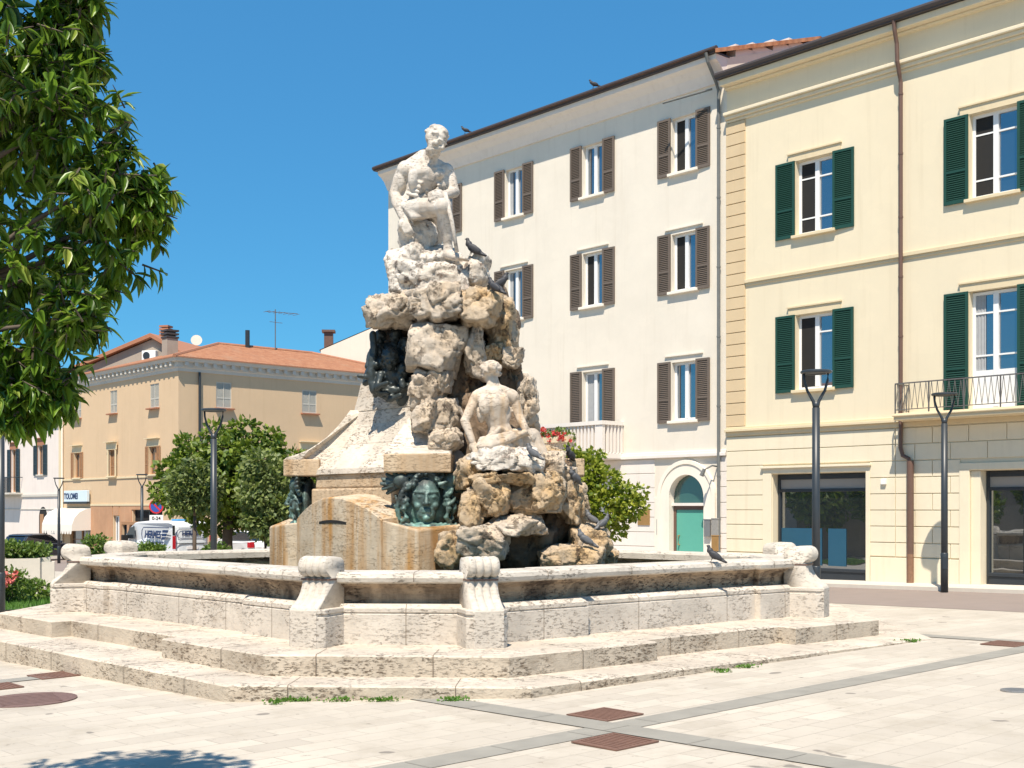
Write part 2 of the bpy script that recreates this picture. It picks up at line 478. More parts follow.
M["plastic"] = plain("grey_box", (0.28, 0.27, 0.25), 0.5, 0.3, 20)
M["vanwhite"] = plain("van_paint", (0.68, 0.71, 0.73), 0.3, 0.02)
M["navy"] = plain("navy_lettering", (0.012, 0.03, 0.10), 0.5, 0.05)
M["skyblue"] = plain("light_blue_lettering", (0.22, 0.48, 0.70), 0.5, 0.05)
M["pinkink"] = plain("pink_lettering", (0.75, 0.25, 0.40), 0.5, 0.05)
M["blue_light"] = plain("blue_roof_light", (0.04, 0.28, 0.55), 0.3, 0.1)
M["red_lens"] = plain("red_tail_lens", (0.45, 0.012, 0.02), 0.25, 0.1)
M["clear_lens"] = plain("clear_lens", (0.75, 0.72, 0.7), 0.2, 0.1)
M["tyre"] = plain("tyre_rubber", (0.02, 0.02, 0.02), 0.85, 0.2)
M["rim"] = plain("wheel_rim", (0.4, 0.4, 0.42), 0.35, 0.1, Metallic=0.8)
M["carwhite"] = plain("white_car_paint", (0.72, 0.72, 0.73), 0.25, 0.02)
M["cardark"] = plain("dark_car_paint", (0.03, 0.04, 0.06), 0.25, 0.05)
M["awning"] = plain("awning_cloth", (0.74, 0.69, 0.62), 0.85, 0.04, 2)
M["signblue"] = plain("pale_blue_sign", (0.60, 0.70, 0.77), 0.5, 0.03)
M["signred"] = plain("sign_red", (0.55, 0.02, 0.03), 0.5, 0.05)
M["signnavy"] = plain("sign_blue", (0.03, 0.08, 0.35), 0.5, 0.05)
M["netcurtain"] = plain("net_curtain", (0.34, 0.35, 0.36), 0.8, 0.15, 9)
M["concrete"] = plain("pale_concrete", (0.56, 0.52, 0.45), 0.9, 0.12, 3)
M["banner"] = plain("blue_banner", (0.012, 0.075, 0.13), 0.6, 0.1)
M["grille"] = plain("grey_shutter_box", (0.30, 0.285, 0.26), 0.6, 0.06)
M["pigeon"] = plain("dark_pigeon", (0.035, 0.036, 0.042), 0.6, 0.5, 18)
M["pigeon_grey"] = plain("grey_pigeon", (0.10, 0.103, 0.11), 0.6, 0.6, 14)


def roofmat():
    t = NT("terracotta_tiles"); v = t.map()
    wv = t.n("ShaderNodeTexWave", wave_type='BANDS', bands_direction='X'); wv.inputs["Scale"].default_value = 1.6
    wv.inputs["Distortion"].default_value = 0.4; t.l(v, wv.inputs["Vector"])
    wy = t.n("ShaderNodeTexWave", wave_type='BANDS', bands_direction='Y'); wy.inputs["Scale"].default_value = 0.9
    wy.inputs["Distortion"].default_value = 0.6; t.l(v, wy.inputs["Vector"])
    a = t.ramp(t.noise(v, 3.0, 9, 0.75), [(0.3, (0.27, 0.10, 0.05)), (0.5, (0.42, 0.18, 0.085)), (0.7, (0.52, 0.28, 0.16))])
    a = t.mix(t.ramp(wv.outputs["Fac"], [(0.0, 0.45), (0.35, 0.0)]), a, (0.16, 0.07, 0.04))
    a = t.mix(t.ramp(t.noise(v, 0.8, 6), [(0.55, 0.0), (0.75, 0.4)]), a, (0.30, 0.22, 0.15))
    n = t.bump(wv.outputs["Fac"], 0.8, 0.08)
    return t.done(a, 0.9, t.bump(wy.outputs["Fac"], 0.4, 0.04, n))


M["roof"] = roofmat()


def text_mesh(s, size, extrude=0.004, bold=0.0, shear=0.0):
    c = bpy.data.curves.new("txt", 'FONT'); c.body = s; c.size = size; c.extrude = extrude; c.offset = bold; c.shear = shear
    c.align_x = 'CENTER'; c.align_y = 'CENTER'; c.resolution_u = 3
    o = bpy.data.objects.new("txt", c); col.objects.link(o)
    dg = bpy.context.evaluated_depsgraph_get(); dg.update()
    me = bpy.data.meshes.new_from_object(o.evaluated_get(dg))
    bpy.data.objects.remove(o); bpy.data.curves.remove(c)
    return me


# ------------------------------------------------------------------ ground, plaza, road
def sheet(name, poly, mat, dz, kind="structure"):
    o = MB()
    vs_ = [(x, y, zg(x, y) + dz) for x, y in poly]
    o.add(vs_, [tuple(range(len(poly)))])
    return o.obj(name, mat, fix=False)


gx = [-700, -30, 30, 700]; gy = [-500, 0, 70, 900]
g = MB()
g.add([(x, y, zg(x, y) - 0.004) for y in gy for x in gx], [(j * 4 + i, j * 4 + i + 1, (j + 1) * 4 + i + 1, (j + 1) * 4 + i) for j in range(3) for i in range(3)])
tag(g.obj("ground", M["groundmat"], fix=False), kind="structure")

FP = Vector((6.15, 35.0, 0)); FD = Vector((0.669, -0.743, 0)).normalized(); FN = Vector((-0.743, -0.669, 0)).normalized()


def fw(s, off, z=0):                                   # facade frame to world
    return FP + FD * s + FN * off + Vector((0, 0, z))


def fpoly(pts): return [tuple(fw(s, o)[:2]) for s, o in pts]


tag(sheet("plaza", [(-29, 1), (29, 1), (29, 12), tuple(fw(20, 5.8)[:2]), tuple(fw(-30, 5.8)[:2]), (-22, 54), (-29, 48)], M["paving"], 0.0), kind="structure")
tag(sheet("road", fpoly([(-30, 5.8), (20, 5.8), (20, 1.3), (-30, 1.3)]), M["road"], 0.004), kind="structure")
tag(sheet("far_road", [(-29.5, 48.2), (-22, 54.2), (-14, 46), (-5, 56), (-20, 69.5), (-29.5, 69.5)], M["road"], 0.006), kind="structure")
pv = MB()
for i in range(20):                                    # raised pavement of kerb slabs, tilted with the ground
    s0, s1 = -30 + i * 2.5, -30 + (i + 1) * 2.5
    q = [fw(s0, 1.3), fw(s1, 1.3), fw(s1, -0.4), fw(s0, -0.4)]
    lo = [(p.x, p.y, zg(p.x, p.y) - 0.2) for p in q]; hi = [(p.x, p.y, zg(p.x, p.y) + 0.09) for p in q]
    pv.add(lo + hi, [(4, 5, 6, 7), (0, 1, 5, 4), (1, 2, 6, 5), (3, 0, 4, 7)])
tag(pv.obj("pavement", M["kerb"]), kind="structure")

DIR2 = Vector((0.743, 0.669)).normalized(); DIR1 = Vector((-0.669, 0.743)).normalized()


def strip(name, a, b, wdt, dz=0.005):
    a = Vector(a[:2]); b = Vector(b[:2]); d = (b - a).normalized(); n = Vector((-d.y, d.x)) * wdt / 2
    o = MB(); L = (b - a).length; k = max(1, int(L / 0.9))
    for i in range(k):                                 # separate slabs with fine joints
        p = a + d * (L * i / k + 0.004); q = a + d * (L * (i + 1) / k - 0.004)
        c = [p - n, q - n, q + n, p + n]
        o.add([(v.x, v.y, zg(v.x, v.y) + dz) for v in c], [(0, 1, 2, 3)])
    return tag(o.obj(name, M["strip"], fix=False), kind="structure")


SA = gpt(612, 728)
strip("paving_band", Vector((SA.x, SA.y)) - DIR2 * 6, Vector((SA.x, SA.y)) + DIR2 * 20, 0.36)
strip("paving_band", Vector((SA.x, SA.y)) - DIR1 * 5, Vector((SA.x, SA.y)) + DIR1 * 2.9, 0.36, 0.009)
SC = gpt(972, 639)
strip("paving_band", Vector((SC.x, SC.y)) - DIR1 * 6, Vector((SC.x, SC.y)) + DIR1 * 1.0, 0.34, 0.009)
SD = gpt(10, 681)
strip("paving_band", Vector((SD.x, SD.y)) - DIR2 * 5, Vector((SD.x, SD.y)) + DIR2 * 0.5, 0.34, 0.009)

gm = MB()
gm.box(-.27, .27, -.27, -.23, 0, .012); gm.box(-.27, .27, .23, .27, 0, .012); gm.box(-.27, -.23, -.23, .23, 0, .012); gm.box(.23, .27, -.23, .23, 0, .012)
for i in range(9):
    gm.box(-.23 + i * .0511, -.23 + i * .0511 + .032, -.23, .23, .001, .010)
gm.box(-.25, .25, -.25, .25, -.001, .003)
gme = gm.mesh("drain_grate")
tilt = Matrix(((1, 0, 0), (0, 1, 0), (0, 0, 1)))
for (px, py, lab) in ((605, 715.5, "upper of two square rusty drain grates by the crossing grey bands"), (615, 743, "lower of two square rusty drain grates by the crossing grey bands"),
                      (1007, 644.5, "square rusty drain grate at the far right of the plaza"), (55, 676, "square rusty drain grate beside the left foot of the fountain steps"),
                      (-6, 688, "rusty drain grate cut by the left edge near the round cover")):
    p = gpt(px, py)
    o = link("drain_grate", gme, M["grate"], None, p + Vector((0, 0, .006)), (R(-0.29), R(-1.15), R(42)))
    tag(o, lab, "drain grate", "square drain grates in the paving")
mh = MB(); mh.lathe([(0.0, 0.010), (.40, .010), (.42, .006), (.44, .010), (.5, .010), (.5, -.01), (0, -.01)], 40)
for i in range(7):
    mh.box(-.3, .3, -.3 + i * .1 - .012, -.3 + i * .1 + .012, .009, .014)
p = gpt(28, 700.5)
o = mh.obj("manhole_cover", M["manhole"], None, p + Vector((0, 0, .004)), (R(-0.29), R(-1.15), R(30))); o.scale = (1.06, 1.06, 1)
tag(o, "large round reddish manhole cover flush with the paving at lower left", "manhole cover")
p = gpt(1016, 691)
o = link("access_cover", mh.mesh("access_cover"), M["greymetal"], None, p + Vector((0, 0, .004)), (R(-0.29), R(-1.15), 0)); o.scale = (.32, .32, 1)
tag(o, "small grey round metal cover in the paving at right edge", "cover")

# ------------------------------------------------------------------ fountain basin
FC = Vector((-1.285, 20.77, 0)); FROT = R(-3)
basin = empty("fountain_basin", FC, FROT, "wide octagonal travertine fountain basin on two steps with scroll consoles", "fountain basin")
FM = Matrix.Translation(FC) @ Matrix.Rotation(FROT, 4, 'Z'); FMI = FM.inverted()
V = [Vector(p) for p in ((-.78, -5.51), (1.153, -5.51), (5.85, -1.167), (5.85, .775), (.78, 5.51), (-1.153, 5.51), (-5.85, 1.167), (-5.85, -.775))]
# path corners run counter-clockwise; edges 0,2,4,6 are short chamfers


def ring_path(short_off, long_off, lens, jog):
    """octagon whose ends of the long sides stand proud by jog over the given lengths"""
    n = len(V); out = []
    nor = []
    for i in range(n):
        d = (V[(i + 1) % n] - V[i]).normalized(); nor.append(Vector((d.y, -d.x)))

    def corner(i):                                     # mitre of edges i-1 and i at offset short_off
        a, b = nor[i - 1], nor[i]
        m = (a + b).normalized(); return V[i] + m * (short_off / m.dot(a))
    for i in range(n):
        c = corner(i); out.append(c)
        if i % 2 == 1:                                 # long side i -> i+1
            d = (V[(i + 1) % n] - V[i]).normalized(); c2 = corner((i + 1) % n)
            l0, l1 = (lens if i in (1, 5) else lens[::-1])
            a = c + d * l0; b = c2 - d * l1
            k = nor[i] * jog
            out += [a, a - k, b - k, b]
    return out


def offset_path(path, off):
    n = len(path); out = []
    for i in range(n):
        a = (path[i] - path[i - 1]).normalized(); b = (path[(i + 1) % n] - path[i]).normalized()
        na = Vector((a.y, -a.x)); nb = Vector((b.y, -b.x))
        m = na + nb
        m = m.normalized() if m.length > 1e-4 else na
        out.append(path[i] + m * (off / max(m.dot(na), 0.3)))
    return out


def sweep(path, prof):
    """closed profile (offset, z) swept round the closed path"""
    o = MB(); n = len(path); m = len(prof)
    rings = [[(p.x, p.y, z) for p in offset_path(path, off)] for off, z in prof]
    vs_ = [v for r in rings for v in r]
    fs = [(j * n + i, j * n + (i + 1) % n, ((j + 1) % m) * n + (i + 1) % n, ((j + 1) % m) * n + i) for j in range(m) for i in range(n)]
    o.add(vs_, fs); return o


def cap_poly(o, path, z):
    o.add([(p.x, p.y, z) for p in path], [tuple(range(len(path)))])


def ribbons(mb, path, prof, spacing, seed, wdt=.0045):
    """thin joints between the blocks of a course, following its outer profile"""
    rnd = random.Random(seed); n = len(path); first = len(mb.f)
    for i in range(n):
        a, b = path[i], path[(i + 1) % n]; Ln = (b - a).length
        if Ln < .7: continue
        d = (b - a).normalized(); nn = Vector((d.y, -d.x)); k = max(1, round(Ln / spacing))
        for j in range(k):
            q = a + d * (Ln * (j + rnd.uniform(.35, .65)) / k if k > 1 or Ln > 1.2 else Ln * rnd.uniform(.3, .7))
            vs_ = []
            for off, z in prof:
                for sg in (-1, 1):
                    p = q + nn * off + d * (wdt * sg); vs_.append((p.x, p.y, z))
            mb.add(vs_, [(2 * m, 2 * m + 1, 2 * m + 3, 2 * m + 2) for m in range(len(prof) - 1)])
    return first


def slab_ring(path, z0, z1, plain_path=None, seed=1):
    o = MB(); n = len(path); inner = offset_path(path, -.02)
    o.add([(p.x, p.y, z) for p, z in [(q, z0) for q in path] + [(q, z1 - .02) for q in path] + [(q, z1) for q in inner]],
          [(j * n + i, j * n + (i + 1) % n, (j + 1) * n + (i + 1) % n, (j + 1) * n + i) for j in range(2) for i in range(n)] + [tuple(range(2 * n, 3 * n))])
    f0 = ribbons(o, plain_path or path, [(.012, z0), (.012, z1 - .02), (-.015, z1 + .0025), (-.62, z1 + .0025)], 1.75, seed)
    return o, n, f0


def step_obj(name, data):
    o, n, f0 = data
    ob_ = o.obj(name, [M["trav_riser"], M["trav_step"], M["joint"]], basin, fix=False)
    for i, p in enumerate(ob_.data.polygons): p.material_index = 2 if i >= f0 else (0 if i < n else 1)
    return ob_


def course_obj(name, o, mat, prof, path, seed, spacing=1.6):
    f0 = ribbons(o, path, prof, spacing, seed)
    ob_ = o.obj(name, [M[mat], M["joint"]], basin, fix=False)
    for i, p in enumerate(ob_.data.polygons): p.material_index = 1 if i >= f0 else 0
    return ob_


p1 = ring_path(1.86, 1.86, (2.0, 2.0), 0.0)
p1 = [v for i, v in enumerate(p1) if i % 6 in (0, 1)]


def densify(path, step=.35, wob=0.012):
    out = []
    for i in range(len(path)):
        a, b = path[i], path[(i + 1) % len(path)]
        k = max(1, int((b - a).length / step))
        d = (b - a).normalized(); n = Vector((d.y, -d.x))
        for j in range(k):
            q = a.lerp(b, j / k)
            out.append(q + n * (random.uniform(-wob, wob) if j else 0))
    return out


step_obj("lower_step", slab_ring(densify(p1, .5, .010), -.35, .15, p1, 3))
p2 = ring_path(1.15, 1.15, (2.45, 2.05), .30)
step_obj("upper_step", slab_ring(densify(p2, .5, .008), .05, .40, p2, 4))
p3 = ring_path(.06, .06, (1.85, 1.0), .10)
course_obj("wall_course", sweep(p3, [(0, .30), (0, .775), (-.018, .79), (0, .805), (0, .85), (-.07, .90), (-.42, .90), (-.42, .30)]), "trav", [(.002, .40), (.002, .85), (-.068, .902)], p3, 5)
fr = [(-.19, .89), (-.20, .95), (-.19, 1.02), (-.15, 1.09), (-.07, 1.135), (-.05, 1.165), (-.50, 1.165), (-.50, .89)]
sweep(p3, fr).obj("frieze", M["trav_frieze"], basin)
course_obj("coping", sweep(p3, [(-.02, 1.16), (.02, 1.18), (.035, 1.23), (.02, 1.28), (-.03, 1.30), (-.55, 1.30), (-.58, 1.26), (-.58, 1.16)]), "trav_cop", [(.022, 1.18), (.0375, 1.23), (.022, 1.282), (-.03, 1.3025), (-.54, 1.3025)], p3, 6)
# inner lining and floor of the basin
p4 = [v + (Vector((0, 0)) - v).normalized() * 0.0 for v in V]
ln = sweep(V, [(-.40, -.2), (-.40, 1.17), (-.52, 1.17), (-.52, -.2)])
ln.obj("inner_lining", M["trav_base"], basin)

# scroll consoles at the eight corners
prof_s = [(.006, .80), (.006, .85), (-.02, .895), (-.07, .935), (-.125, .975), (-.175, 1.02), (-.215, 1.075), (-.243, 1.135), (-.258, 1.19), (-.262, 1.235)]
for k in range(15):
    a = R(-110 + k * 200 / 14)
    prof_s.append((-.285 + .128 * math.cos(a), 1.375 + .132 * math.sin(a)))
prof_s += [(-.44, 1.50), (-.54, 1.485), (-.60, 1.45), (-.62, 1.38), (-.62, .80)]
sc = MB()
NS = 33; Wd = .195
vs_ = []
mn = len(prof_s); nrm2 = []
for j in range(mn):
    tx = prof_s[(j + 1) % mn][0] - prof_s[j - 1][0]; tz = prof_s[(j + 1) % mn][1] - prof_s[j - 1][1]
    q_ = math.hypot(tx, tz); nrm2.append((tz / q_, -tx / q_))
for i in range(NS):
    x = -Wd + 2 * Wd * i / (NS - 1)
    lob = abs(math.sin(math.pi * (i / (NS - 1)) * 4)) ** 0.6
    cut = .030 * (1 - lob) if 0 < i < NS - 1 else .018
    for (u, z), (nu, nz) in zip(prof_s, nrm2):
        k = cut * min(1, max(0, (z - .84) / .1)) if u > -.52 else 0
        vs_.append((x, -(u - nu * k), z - nz * k))
m = len(prof_s)
sc.add(vs_, [(i * m + j, i * m + (j + 1) % m, (i + 1) * m + (j + 1) % m, (i + 1) * m + j) for i in range(NS - 1) for j in range(m)] + [tuple(range(m)), tuple((NS - 1) * m + j for j in range(m))[::-1]])
scme = sc.mesh("scroll")
pb = MB()
pb.prism([(-.265, .09), (-.265, .80), (.265, .80), (.265, .09), (.19, 0), (-.19, 0)], lambda a, b, k: (a, b, .34 if k == 0 else .775))
pb.prism([(-.265, .09), (-.265, .80), (.265, .80), (.265, .09), (.19, 0), (-.19, 0)], lambda a, b, k: (a, b, .805 if k == 0 else .865))
pb.box(-.195, .195, -.006, .2, .34, .86)
pb.prism([(-.25, .11), (-.25, .79), (.25, .79), (.25, .11), (.18, .012), (-.18, .012)], lambda a, b, k: (a, b, .77 if k == 0 else .81))
pbme = pb.mesh("pedestal_block")
bd = MB(); bd.box(-.20, .20, .25, .60, 1.205, 1.228)
bdme = bd.mesh("groove_band")
for i in range(8):
    a = (V[i] - V[i - 1]).normalized(); b = (V[(i + 1) % 8] - V[i]).normalized()
    m_ = (Vector((a.y, -a.x)) + Vector((b.y, -b.x))).normalized()
    ang = math.atan2(m_.y, m_.x) + math.pi / 2          # local -y outward
    pos = V[i] + m_ * .46
    c = link("console", pbme, M["trav"], basin, (pos.x, pos.y, 0), (0, 0, ang), bevel=.012)
    link("scroll", scme, M["trav_cop"], c, (0, 0, 0), None, True)
    link("groove_band", bdme, M["brownpipe"], c, (0, 0, 0))
wt = MB(); cap_poly(wt, offset_path(V, -.45), 1.08)
t = NT("basin_water"); vv = t.map()
t.done((0.06, 0.075, 0.05), 0.06, t.bump(t.noise(vv, 5, 4), .15, .03))
o = wt.obj("water", t.m, None, FC, (0, 0, FROT)); tag(o, kind="structure")

# ------------------------------------------------------------------ monument
mon = empty("fountain_monument", FC, FROT, "tall travertine and boulder monument rising from the middle of the fountain basin", "monument")


def L(px, py, Y): return FMI @ at(px, py, Y)


# body under the masks: wedge corners and arched panels between them
def rot4(p, k):
    for _ in range(k): p = (-p[1], p[0])
    return p


ARCH_E, ARCH_T = 1.93, 2.27
for k in range(4):
    tip = rot4((.05, -2.86), k); pl = rot4((-.5, -2.65), k); pr = rot4((.62, -2.45), k)
    in1 = rot4((-.9, -1.2), k); in2 = rot4((.9, -1.2), k)
    o = MB(); poly = [pl, tip, pr, in2, in1]
    zt = [1.92, 1.78, 1.84, 1.95, 1.95]
    n = 5
    o.add([(x, y, .3) for x, y in poly] + [(x, y, z) for (x, y), z in zip(poly, zt)], [(i, (i + 1) % n, n + (i + 1) % n, n + i) for i in range(n)] + [tuple(range(n, 2 * n)), tuple(range(n))[::-1]])
    o.obj("corner_wedge", M["trav_base"], mon, bevel=.03, seg=3)
for k in range(4):
    a = Vector(rot4((-2.17, -.98), k)); b = Vector(rot4((-.52, -2.63), k))
    inn = Vector(rot4((.707, .707), k))
    o = MB(); N = 24; pts = []
    for i in range(N + 1):
        f = i / N; q = a.lerp(b, f); bul = inn * (-.10 * math.sin(math.pi * f))
        z = ARCH_E + (ARCH_T - ARCH_E) * math.sin(math.pi * f) ** .85
        pts.append((q + bul, z))
    vs_ = []
    for q, z in pts:
        e = q + inn * 1.0
        vs_ += [(q.x, q.y, .3), (q.x, q.y, z - .02), (q.x + inn.x * .02, q.y + inn.y * .02, z), (e.x, e.y, z + .10), (e.x, e.y, .3)]
    fs = [(i * 5 + j, i * 5 + j + 1, (i + 1) * 5 + j + 1, (i + 1) * 5 + j) for i in range(N) for j in range(4)]
    fs += [tuple(range(5)), tuple(N * 5 + j for j in range(5))[::-1]]
    o.add(vs_, fs)
    pn = o.obj("arched_panel", M["trav_base"], mon, bevel=.0, smooth=False)
    sl_ = MB()
    mid = a.lerp(b, .5) - inn * .105; d = (b - a).normalized()
    S = 16
    ring = [(mid + d * (-.62 + 1.24 * i / S), 1.80 + .07 * math.sin(math.pi * i / S)) for i in range(S + 1)]
    vs_ = []
    for i, (q, z) in enumerate(ring):
        f = i / S; oo = inn * (.105 - .10 * math.sin(math.pi * (.5 + (f - .5) * .75)) - .012)
        q = q + oo
        e = q + inn * .05
        vs_ += [(q.x, q.y, z), (q.x, q.y, z + .045), (e.x, e.y, z + .045), (e.x, e.y, z)]
    sl_.add(vs_, [(i * 4 + j, i * 4 + (j + 1) % 4, (i + 1) * 4 + (j + 1) % 4, (i + 1) * 4 + j) for i in range(S) for j in range(4)])
    sl_.obj("spout_slot", M["dark"], pn)

# plinth tiers and flared pedestal
o = MB()


def sq_poly(r, c): return [(c, -r), (r, -c), (r, c), (c, r), (-c, r), (-r, c), (-r, -c), (-c, -r)]


o.prism(sq_poly(2.05, .42), lambda a, b, k: (a, b, 1.2 if k == 0 else 2.42))
o.prism(sq_poly(1.98, .42), lambda a, b, k: (a, b, 2.419 if k == 0 else 2.66))
o.obj("plinth", M["trav_slab"], mon, bevel=.03)
prof = [(h_ / math.sqrt(2), z) for h_, z in ((2.46, 2.655), (2.44, 2.74), (2.20, 2.90), (1.96, 3.06), (1.83, 3.15), (1.812, 3.155), (1.812, 3.167), (1.81, 3.172), (1.66, 3.32), (1.52, 3.50), (1.42, 3.72), (1.395, 3.725), (1.395, 3.738), (1.41, 3.742), (1.34, 4.0), (1.29, 4.22), (1.1, 4.25))]
o = MB(); q = 1 / math.sqrt(2)
ringv = []
for ap, z in prof:
    r = ap * math.sqrt(2)
    for (sx, sy) in ((0, -1), (1, 0), (0, 1), (-1, 0)): ringv.append((sx * r, sy * r, z))
o.add(ringv, [(i * 4 + k, i * 4 + (k + 1) % 4, (i + 1) * 4 + (k + 1) % 4, (i + 1) * 4 + k) for i in range(len(prof) - 1) for k in range(4)] + [(0, 1, 2, 3), tuple(range(len(prof) * 4 - 4, len(prof) * 4))])
o.obj("flared_pedestal", M["trav_ramp"], mon)
rp = [(2.48, 2.64, .5), (2.50, 2.90, .5), (2.46, 2.945, .5), (2.27, 3.0, .50), (2.08, 3.08, .48), (1.95, 3.17, .44), (1.80, 3.29, .38), (1.65, 3.46, .29), (1.54, 3.62, .19), (1.47, 3.76, .07)]
rpm = MB(); n = len(rp)
rpm.add([(-h_, -u, z) for u, z, h_ in rp] + [(h_, -u, z) for u, z, h_ in rp] + [(-.5, -1.2, 2.64), (.5, -1.2, 2.64), (-.07, -1.2, 3.76), (.07, -1.2, 3.76)],
        [(j, j + 1, n + j + 1, n + j) for j in range(n - 1)] + [tuple(range(n)) + (2 * n + 2, 2 * n), tuple(range(n, 2 * n))[::-1] + (2 * n + 1, 2 * n + 3)])
rpme = rpm.mesh("buttress")
for k in (0, 2, 3):
    link("buttress", rpme, M["trav_ramp"], mon, (0, 0, 0), (0, 0, k * math.pi / 2), bevel=.02)
sbm = MB(); sbm.box(-.507, .507, -2.508, -1.9, 2.632, 2.915)
sbme = sbm.mesh("corner_slab")
for k in range(4):
    link("corner_slab", sbme, M["trav_slab"], mon, (0, 0, 0), (0, 0, k * math.pi / 2), bevel=.02)


# boulders
def boulder_mesh(h, seed, sub=4, blocky=.85, rough=.10):
    rnd = random.Random(seed)
    bm = bmesh.new(); bmesh.ops.create_icosphere(bm, subdivisions=sub, radius=1)
    planes = []
    for ax in range(3):
        for s in (-1, 1):
            nn = Vector((0, 0, 0)); nn[ax] = s
            nn = (nn + Vector((rnd.uniform(-.22, .22), rnd.uniform(-.22, .22), rnd.uniform(-.22, .22)))).normalized()
            planes.append((nn, rnd.uniform(.78, .95)))
    for _ in range(13):
        nn = Vector((rnd.gauss(0, 1), rnd.gauss(0, 1), rnd.gauss(0, 1))).normalized()
        planes.append((nn, rnd.uniform(.85, 1.12)))
    off = Vector((seed * 1.37, seed * .71, seed * 2.3))
    hm = (h[0] * h[1] * h[2]) ** (1 / 3)
    for v in bm.verts:
        d = v.co.normalized(); r = 1.35
        for nn, k in planes:
            c = d.dot(nn)
            if c > .05: r = min(r, k / c)
        p = Vector((d.x * r * h[0], d.y * r * h[1], d.z * r * h[2]))
        q_ = p + Vector((noise.noise(p * 2.1 + off), noise.noise(p * 2.1 - off), noise.noise(p * 2.1 + off * 2))) * .16
        ds, ps = noise.voronoi(q_ * (1.55 / hm) + off)
        c0 = ps[0]; hv = Vector((noise.cell(c0 * 91.7), noise.cell(c0 * 57.3 + off), noise.cell(c0 * 33.1 - off)))
        facet = (q_ * (1.55 / hm) + off - c0).dot(hv) * .9 + hv.x * .35
        crack = max(0, 1 - (ds[1] - ds[0]) * 7)
        w1 = noise.fractal(p * (.9 / max(hm, .25)) + off, .9, 2.0, 3)
        w2 = noise.fractal(p * 6 + off, .8, 2.1, 4)
        w3 = noise.fractal(p * 19 + off, .75, 2.1, 3)
        pit = max(0, noise.noise(p * 10 + off * 3) - .32)
        v.co = p + d * hm * rough * (.9 * w1 + 1.25 * facet - .7 * crack + .34 * w2 + .26 * w3 - .8 * pit)
    me = bpy.data.meshes.new("boulder"); bm.to_mesh(me); bm.free()
    return me


rocks = [  # px, py, half width px, half height px, depth, half depth m, material, seed, roughness
    (397, 313, 27, 20, 19.75, .75, "rock_pale", 1, .13), (437, 306, 30, 20, 19.35, .75, "rock_pale", 2, .13), (480, 309, 25, 20, 19.5, .8, "rock_warm", 3, .14),
    (503, 317, 11, 21, 19.9, .6, "rock_warm", 4, .14), (438, 348, 28, 28, 19.3, .62, "rock_pale", 5, .09), (474, 352, 11, 29, 19.35, .45, "rock_pale", 6, .12),
    (427, 390, 19, 23, 19.2, .55, "rock_pale", 7, .12), (443, 418, 20, 19, 19.1, .55, "rock_pale", 8, .11), (503, 344, 14, 26, 19.9, .6, "rock_warm", 9, .14),
    (496, 352, 9, 9, 19.5, .3, "rock_warm", 11, .14), (513, 358, 10, 11, 19.55, .3, "rock_pale", 12, .14), (509, 386, 13, 30, 20.1, .6, "rock_shaded", 13, .13),
    (462, 392, 22, 36, 19.75, .5, "rock_shaded", 14, .12), (527, 402, 11, 29, 19.5, .35, "rock_pale", 15, .17), (455, 345, 62, 60, 20.7, .85, "rock_shaded", 16, .06),
    (480, 425, 40, 40, 19.9, .8, "rock_shaded", 17, .08), (505, 463, 42, 12, 18.4, .7, "rock_white", 18, .13), (545, 466, 20, 13, 18.7, .5, "rock_pale", 19, .16),
    (488, 479, 16, 6, 18.15, .5, "rock_warm", 20, .12), (518, 479, 20, 6, 18.2, .5, "rock_warm", 21, .12), (548, 480, 16, 8, 18.3, .5, "rock_warm", 22, .14),
    (492, 498, 21, 20, 18.1, .5, "rock_warm", 23, .12), (545, 494, 19, 17, 18.15, .45, "rock_warm", 24, .15), (522, 500, 42, 17, 18.5, .6, "rock_warm", 25, .12),
    (516, 527, 36, 11, 18.15, .7, "rock_pale", 26, .10), (472, 508, 12, 20, 18.0, .45, "rock_warm", 27, .13), (484, 543, 28, 18, 17.75, .55, "rock_pale", 28, .13),
    (449, 550, 15, 21, 17.85, .5, "rock_warm", 29, .12), (525, 550, 34, 26, 18.9, .55, "rock_shaded", 30, .1), (570, 559, 33, 14, 18.05, .6, "rock_warm", 31, .1),
    (590, 541, 22, 17, 19.0, .6, "rock_warm", 32, .11), (573, 503, 16, 27, 19.2, .65, "rock_warm", 33, .12), (552, 522, 26, 30, 19.5, .7, "rock_shaded", 34, .1),
    (468, 473, 12, 17, 18.25, .4, "rock_warm", 35, .16), (560, 473, 16, 8, 19.0, .5, "rock_pale", 36, .14), (512, 520, 60, 55, 20.0, 1.0, "rock_shaded", 37, .05),
    (397, 362, 22, 44, 20.75, .55, "rock_shaded", 38, .08), (503, 420, 12, 14, 20.0, .4, "rock_warm", 39, .14), (600, 560, 18, 12, 19.4, .5, "rock_warm", 40, .12), (550, 459, 15, 12, 19.4, .5, "rock_warm", 41, .14), (529, 424, 10, 24, 20.2, .45, "rock_pale", 42, .15), (524, 472, 52, 18, 20.6, 1.0, "rock_shaded", 43, .08), (428, 418, 16, 17, 18.95, .5, "rock_pale", 44, .11), (441, 382, 12, 14, 19.15, .4, "rock_pale", 45, .11), (446, 440, 17, 13, 18.75, .45, "rock_pale", 46, .11),
]
for (px, py, hw, hh, Y, hd, mt, seed, rg) in rocks:
    s = Y / FPX
    me = boulder_mesh((hw * s * 1.04, hd, hh * s * 1.04), seed, 5, rough=rg * .98)
    link("boulder", me, M[mt], mon, L(px, py, Y), (0, 0, random.uniform(-.12, .12)), True)

